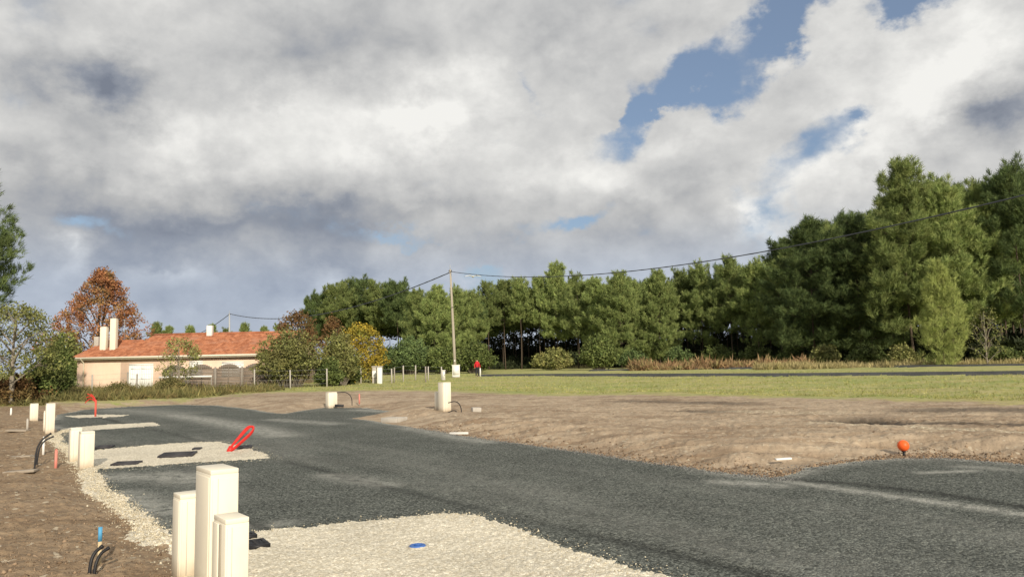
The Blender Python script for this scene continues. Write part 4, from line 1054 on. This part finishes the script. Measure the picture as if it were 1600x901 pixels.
def cabinet_white(px, Y, w_, pt, label, name='electric_cabinet', cat='cabinet', m=M_WHITE):
    b = base(px, Y); h_ = ht(px, pt, Y)
    t = thing(name, label, cat, (b[0], Y, gz(b[0], Y)-.02)); h_ -= t.location.z
    MB().box((0, 0, h_/2), (w_, w_*.55, h_), bev=.015).build('body', m, t); MB().box((0, -.01, h_+.03), (w_+.08, w_*.55+.1, .07), bev=.015).build('lid', m, t)
    MB().box((0, -w_*.275-.012, h_*.56), (w_*.84, .02, h_*.7)).build('door', m, t); MB().box((w_*.3, -w_*.275-.03, h_*.56), (.03, .02, .12)).build('handle', M_BLACK, t)
    MB().box((0, 0, .06), (w_+.06, w_*.55+.06, .16)).build('plinth', M_CONC, t); return t
cabinet_white(712.5, 79, .76, 570.5, 'white electric cabinet at the foot of the tall utility pole')
cabinet_white(693, 64, .24, 579, 'small white meter box at the right end of the pale wire fence')
# ------------------------------------------------------------------ bird
b = on(739, 432, 80); t = MB()
for s in (-1, 1):
    t.v += [(0, .10, 0), (0, -.16, .02), (s*.38, -.08, .13), (s*.40, .10, .11), (s*.80, -.14, .02), (s*.95, .0, .0)]
    k = len(t.v)-6; f = [(k, k+1, k+2, k+3), (k+3, k+2, k+4, k+5)]; t.q += f if s > 0 else [q[::-1] for q in f]
bird = thing('gull', 'small white bird gliding in the sky right of the tall pole top', 'bird', tuple(b), .25)
MB().lathe([(.001, -.32), (.05, -.27), (.10, -.1), (.11, .05), (.07, .2), (.05, .24), (.06, .3), (.001, .42)], (0, 0, 0), 10).build('body', M_WHITE, bird, True).rotation_euler = (R(-90), 0, 0)
wg = t.build('wing', M_WHITE, bird); sm = wg.modifiers.new('thickness', 'SOLIDIFY'); sm.thickness = .035; sm.offset = 0
# ------------------------------------------------------------------ person
def skin_mesh(name, verts, edges, radii, m, parent, root=0, sub=2):
    me = bpy.data.meshes.new(name); me.from_pydata(verts, edges, []); me.materials.append(m)
    o = bpy.data.objects.new(name, me); COL.objects.link(o); o.parent = parent
    sk = o.modifiers.new('skin', 'SKIN'); sk.use_smooth_shade = True
    for i, v in enumerate(me.skin_vertices[0].data): v.radius = (radii[i], radii[i]*.85); v.use_root = (i == root)
    ss = o.modifiers.new('sub', 'SUBSURF'); ss.levels = sub; ss.render_levels = sub
    return o
PY = 80.0; pb = base(745.5, PY); pzz = gz(pb[0], PY)
person = thing('person', 'person in a red hooded jacket and dark trousers standing right of the pole', 'person', (pb[0], PY, pzz), R(12))
J = [(0, 0, .95), (0, 0, 1.12), (0, 0, 1.32), (0, 0, 1.47), (0, -.01, 1.56), (0, -.03, 1.66), (0, -.02, 1.75),
     (.10, 0, .92), (.11, -.02, .50), (.12, .02, .09), (.13, -.14, .04), (-.10, 0, .92), (-.12, -.02, .50), (-.13, .02, .09), (-.14, -.14, .04),
     (.19, 0, 1.42), (.28, .01, 1.15), (.27, -.12, .93), (.27, -.18, .86), (-.19, 0, 1.42), (-.29, .01, 1.15), (-.27, -.12, .93), (-.27, -.18, .86)]
E_ = [(0, 1), (1, 2), (2, 3), (3, 4), (4, 5), (5, 6), (0, 7), (7, 8), (8, 9), (9, 10), (0, 11), (11, 12), (12, 13), (13, 14), (3, 15), (15, 16), (16, 17), (17, 18), (3, 19), (19, 20), (20, 21), (21, 22)]
RR = [.14, .13, .145, .11, .055, .095, .085, .10, .065, .045, .04, .10, .065, .045, .04, .06, .045, .035, .035, .06, .045, .035, .035]
skin_mesh('body', J, E_, RR, M_SKIN, person)
skin_mesh('jacket', [J[i] for i in (0, 1, 2, 3, 15, 16, 17, 19, 20, 21)]+[(0, .02, 1.60), (0, .03, 1.74)], [(0, 1), (1, 2), (2, 3), (3, 4), (4, 5), (5, 6), (3, 7), (7, 8), (8, 9), (3, 10), (10, 11)], [.19, .18, .19, .15, .085, .07, .06, .085, .07, .06, .11, .115], M_JACKET, person)
skin_mesh('trousers', [(0, 0, .93)]+[J[i] for i in (7, 8, 9, 11, 12, 13)], [(0, 1), (1, 2), (2, 3), (0, 4), (4, 5), (5, 6)], [.15, .125, .09, .075, .125, .09, .075], M_TROUS, person)
def stake(px, py, ptop, m, label, w_=.022, lean=0.0, tip=None, cat='stake', Y=None, name='marker_stake', rnd=False):
    p = G(px, py); h_ = (py-ptop)*p.y/F; t = thing(name, label, cat, tuple(p))
    if rnd: MB().tube([(0, 0, -.1), (lean, 0, h_)], w_, 8).build('shaft', m, t)
    else:
        h2 = h_*(.62 if tip else 1); MB().box((lean*.3, 0, h2/2-.05), (w_*2, w_*1.3, h2+.1), R(35)).build('shaft', m, t)
        if tip: MB().box((lean*.6, 0, (h2+h_)/2+.001), (w_*2.05, w_*1.35, h_-h2), R(35)).build('tip', tip, t)
        else: MB().box((lean*.3, 0, h_+.012), (w_*2.02, w_*1.32, .02), R(35), top=.5).build('tip', m, t)
    return t
stake(750.5, 588.0, 575, M_WHITE, 'white marker post standing just right of the person in red', .06)

# ------------------------------------------------------------------ utility boxes beside the road
RZ = math.atan2(RN.y, RN.x)
def box_thing(P, w1, w2, h_, label, style=0, group=None):
    """cream polyester meter box: local x across the road, local y along it"""
    t = thing('utility_box', label, 'utility box', (P[0], P[1], gz(P[0], P[1])-.01), RZ, group)
    hb = h_-.032
    MB().box((0, 0, hb/2-.05), (w1, w2, hb+.1), bev=.004).build('body', M_BOX, t)
    lid = MB(); lid.box((0, 0, hb+.0165), (w1-.001, w2-.001, .032), bev=.004); lid.build('lid', M_BOX, t)
    # front door towards the camera end, with a recessed joint round it
    dr = MB().box((w1*.02, -w2/2-.003, hb*.49), (w1*.90, .008, hb*.94), bev=.003).build('door', M_BOX, t)
    MB().box((-w1*.24, -w2/2-.0078, hb*.5), (.004, .0024, hb*.93)).build('groove', M_BOXGROOVE, dr)
    if style == 1:
        MB().box((-w1/2-.004, -w2*.12, hb*.5), (.008, w2*.10, hb*.96)).build('rail', M_BOXSEAM, t)
        MB().box((-w1/2-.006, w2*.22, hb*.5), (.012, w2*.45, hb*.97), bev=.003).build('side_panel', M_BOX, t)
    else:
        MB().box((-w1/2-.002, 0, hb*.5), (.006, w2*.86, hb*.95), bev=.002).build('side_panel', M_BOX, t)
    return t
def bx(px, Y): b = base(px, Y); return (b[0], Y)
box_thing(bx(342, 5.72), .20, .36, .87, 'tallest cream utility box in the cluster of three in the left foreground')
box_thing(bx(301, 6.12), .20, .20, .63, 'short cream utility box left of the tall one in the foreground')
box_thing(bx(365, 5.20), .155, .25, .61, 'short cream utility box in front of the tall one in the foreground, grooved side', 1)
box_thing(bx(139, 12.75), .20, .24, .61, 'nearer cream box of the pair beside the middle cream driveway')
box_thing(bx(121.5, 13.7), .17, .22, .60, 'farther cream box of the pair beside the middle cream driveway')
box_thing(bx(81, 20.3), .20, .20, .80, 'tall slim cream box of the three at the far left end of the road')
box_thing(bx(74.5, 20.9), .10, .14, .56, 'small narrow cream box touching the left side of the slim tall one')
box_thing(bx(55.5, 25), .22, .22, .58, 'short cream box at the far left standing apart behind the slim tall one')
box_thing(bx(518, 30.0), .36, .30, .62, 'lone cream box on the small dark apron across the road')
box_thing(bx(694, 23.2), .27, .30, .88, 'tall cream box on the bare earth across the road')
box_thing(bx(684, 23.6), .13, .20, .56, 'short narrow cream box at the left side of the tall box across the road')

# ------------------------------------------------------------------ covers, stakes, conduits and bits
def cover(px, py, w_, d_, rz, label, m=M_IRON, stack=0, ribs=6):
    p = G(px, py); t = thing('manhole_cover', label, 'manhole cover', (p.x, p.y, p.z+.006), rz)
    fr = MB()
    for a, b_, c, d in ((0, -d_/2, w_, .03), (0, d_/2, w_, .03), (-w_/2, 0, .03, d_), (w_/2, 0, .03, d_)): fr.box((a, b_, .008), (c+.03 if c > .03 else c, d-.03 if d > .03 else d, .036))
    fr.build('frame', m, t); l = MB().box((0, 0, .005), (w_-.04, d_-.04, .03))
    for k in range(ribs): l.box((0, -d_/2+d_*(k+.75)/(ribs+.5), .023), (w_-.09, d_/ribs*.35, .008))
    l.build('lid', m, t); return t
cover(401, 851.5, .15, .24, .55, 'black ribbed plastic cover lying beside the foreground utility boxes', M_BLACK)
cover(388, 838.5, .10, .12, .55, 'small black cover half hidden behind the foreground tall box', M_BLACK, ribs=3)
cover(278, 710.5, .56, .62, .25, 'largest dark cover in the middle cream driveway', M_IRON)
cover(198, 724.5, .38, .36, .2, 'dark cover at the near edge of the middle cream driveway', M_IRON)
cover(308, 701.5, .12, .22, .2, 'tiny dark cover at the far edge of the middle driveway, left of the red loop', M_IRON, ribs=3)
cover(380, 699, .30, .45, .3, 'dark cover at the road end of the middle driveway behind the red loop', M_IRON)
cover(163, 698.5, .30, .40, .3, 'dark cover beside the farther box of the pair', M_IRON)
p = G(652.5, 853.5); t = thing('valve_cap', 'round blue valve cap set in the near cream driveway', 'valve cap', tuple(p))
MB().lathe([(.072, -.02), (.072, .012), (.066, .018), (.05, .018), (.046, .012), (.001, .012)], (0, 0, 0), 24).build('cap', M_BLUE, t); MB().box((0, 0, .016), (.06, .014, .010)).build('grip', M_BLUE, t); MB().lathe([(.074, -.02), (.084, -.02), (.084, .008), (.074, .008)], (0, 0, 0), 24).build('ring', M_CONC, t)

stake(155, 882, 826, M_WOOD, 'wooden stake with a blue painted top in the left foreground earth', .014, 0.0, M_BLUEPAINT)
stake(87, 729, 704, M_PINK, 'pinkish red stake in the brown earth left of the box pair', .020)
stake(67.5, 708, 684, M_WHITE, 'whitish stake right behind the bent black conduits at the left', .018)
stake(42.5, 670, 655, M_CONC, 'short grey stake on the earth near the far left boxes', .025)
stake(17, 648, 638, M_WHITE, 'tiny white stake at the far left edge of the bare earth', .03)
stake(561.5, 627, 616, M_PINK, 'thin pink stake on the bare earth right of the lone box', .025)
def conduit(pts, rad, m, label, cat='conduit', name='conduit', end=True, n=8):
    """pts are (dx, dy, dz) from the first ground point"""
    p = pts[0]; t = thing(name, label, cat, tuple(p)); Q = [Vector((0, 0, -.05))]+[Vector(q) for q in pts[1]]
    # Catmull-Rom
    out = []
    for i in range(len(Q)-1):
        a, b_, c, d = Q[max(i-1, 0)], Q[i], Q[i+1], Q[min(i+2, len(Q)-1)]
        for k in range(10):
            u = k/10; out.append(.5*((2*b_)+(c-a)*u+(2*a-5*b_+4*c-d)*u*u+(3*b_-a-3*c+d)*u**3))
    out.append(Q[-1]); rd = [rad*(1+.07*(i % 2)) for i in range(len(out))]
    MB().tube(out, rd, n).build('tube', m, t, True)
    if end: d = (out[-1]-out[-2]).normalized(); MB().tube([out[-1]-d*rad*.5, out[-1]+d*rad*1.2], rad*1.25, n).build('end_cap', m, t)
    return t
conduit((G(139, 897), [(.0, .02, .08), (.012, .05, .15), (.04, .09, .185)]), .013, M_BLACK, 'black conduit stub curving up left of the blue topped stake')
conduit((G(146, 899), [(.005, .02, .08), (.02, .06, .15), (.05, .10, .18)]), .012, M_BLACK, 'second black conduit stub curving up, nearer the blue topped stake')
conduit((G(54, 727), [(.0, .03, .2), (.01, .06, .31), (.06, .1, .42), (.15, .15, .50)]), .014, M_BLACK, 'black conduit bending over beside the whitish stake at the left')
conduit((G(57, 724), [(.01, .03, .2), (.03, .06, .30), (.08, .1, .38), (.16, .16, .43)]), .013, M_BLACK, 'upper black conduit arching beside the whitish stake at the left')
conduit((G(550, 631), [(-.01, 0, .18), (-.10, 0, .36), (-.28, 0, .45), (-.55, 0, .44)]), .014, M_BLACK, 'thin black conduit arching to the left beside the lone box')
conduit((G(721, 645), [(-.01, 0, .14), (-.08, 0, .28), (-.2, .02, .33), (-.36, .02, .30)]), .013, M_BLACK, 'black conduit arching right of the tall box across the road')
conduit((G(714, 645), [(-.02, 0, .05), (-.12, .05, .07), (-.25, .05, .02)]), .014, M_BLACK, 'black conduit end lying on the earth right of the tall box across the road', end=True)
# red conduits: a stake with bent tails, and a long hairpin loop
p = G(149, 650.5); t = thing('red_conduit', 'red post with red corrugated conduit tails bending to the left, far end of the road', 'conduit', tuple(p))
MB().box((0, 0, .28), (.06, .05, .62), .4).build('post', M_REDDULL, t)
for k, (dx, dz, rch, ze) in enumerate(((0, .55, .30, .26), (.02, .55, .36, .12), (-.02, .5, .38, -.02), (.0, .5, .22, .30))):
    pts = []
    for i in range(15):
        u = i/14; pts.append((dx-.02-rch*u, .03*k, dz+.13*math.sin(u*3.1)+ze*u*u))
    MB().tube(pts, .014, 7).build('tail', M_RED, t, True)
p = G(357.5, 703.5); t = thing('red_conduit', 'bright red conduit doubled into a long leaning loop on the middle cream driveway', 'conduit', tuple(p))
for k in range(2):
    pts = []; wd = .048+.026*k
    ax = Vector((.44, .12, .46+.02*k)); sd = Vector((-.58, .1, .55)).normalized()
    for i in range(33):
        u = i/32; s = math.sin(u*math.pi)**.7; c_ = (u-.5)*2
        pts.append(ax*(s*(1.0-.06*k))+sd*wd*math.tanh(c_*3)*(.4+.9*s)+Vector((0, .03*(k-1), -.02)))
    MB().tube(pts, [.018*(1+.08*(i % 2)) for i in range(33)], 7).build('loop', M_RED, t, True)
MB().tube([(-.01, 0, -.05), (.05, .01, .07)], .055, 8).build('collar', M_RED, t)
# orange ball on a dark stem
p = G(1412.5, 712); t = thing('marker_ball', 'bright orange ball on a dark stem at the edge of the right hand road', 'marker', tuple(p))
MB().tube([(0, 0, -.05), (.004, 0, .10)], .022, 8).build('stem', M_BLACK, t)
r_ = .088; MB().lathe([(r_*math.sin(math.pi*i/14)+.0005, r_-r_*math.cos(math.pi*i/14)) for i in range(15)], (0, 0, .075), 20).build('ball', M_ORANGE, t, True)
MB().lathe([(.03, 0), (.034, .02), (.03, .04)], (0, 0, .065), 12).build('collar', M_BLACK, t)
def slab(px, py, w_, d_, h_, rz, m, label, name='concrete_slab', cat='slab'):
    p = G(px, py); o = MB().box((0, 0, h_/2-.01), (w_, d_, h_), bev=min(.008, h_*.3)).build(name, m); o.location = p; o.rotation_euler = (R(random.uniform(-3, 3)), R(random.uniform(-3, 3)), rz); return tag(o, label, cat)
slab(33, 715, .42, .22, .05, .1, M_SLAB, 'upper of two grey slabs half buried in the brown earth at the left')
slab(33, 737, .46, .20, .04, .15, M_SLAB, 'lower of two grey slabs half buried in the brown earth at the left')
slab(29, 673, .5, .25, .05, .1, M_SLAB, 'flat grey slab on the earth near the far left boxes')
slab(744, 643, .26, .22, .14, .3, M_CONC, 'pale concrete block on the bare earth right of the tall box', 'concrete_block', 'block')
slab(717, 677.5, .50, .07, .05, -.55, M_WHITE, 'pale board lying along the right edge of the road', 'board', 'board')
slab(1224, 717, .25, .06, .03, .15, M_WHITE, 'short white board lying on the bare earth bank', 'board', 'board')
slab(530, 635, .34, .12, .10, .1, M_BLACK, 'black plastic piece lying at the foot of the lone box', 'plastic_frame', 'frame')
p = G(616, 658); t = thing('chamber_frame', 'pale concrete frame with a dark opening lying at the road edge', 'frame', tuple(p), -.5)
for a, b_, c, d in ((0, -.22, .55, .09), (0, .22, .55, .09), (-.23, 0, .09, .35), (.23, 0, .09, .35)): MB().box((a, b_, .05), (c, d, .13), bev=.008).build('side', M_CONC, t)
MB().box((0, 0, .02), (.37, .35, .04)).build('lid', M_IRON, t)
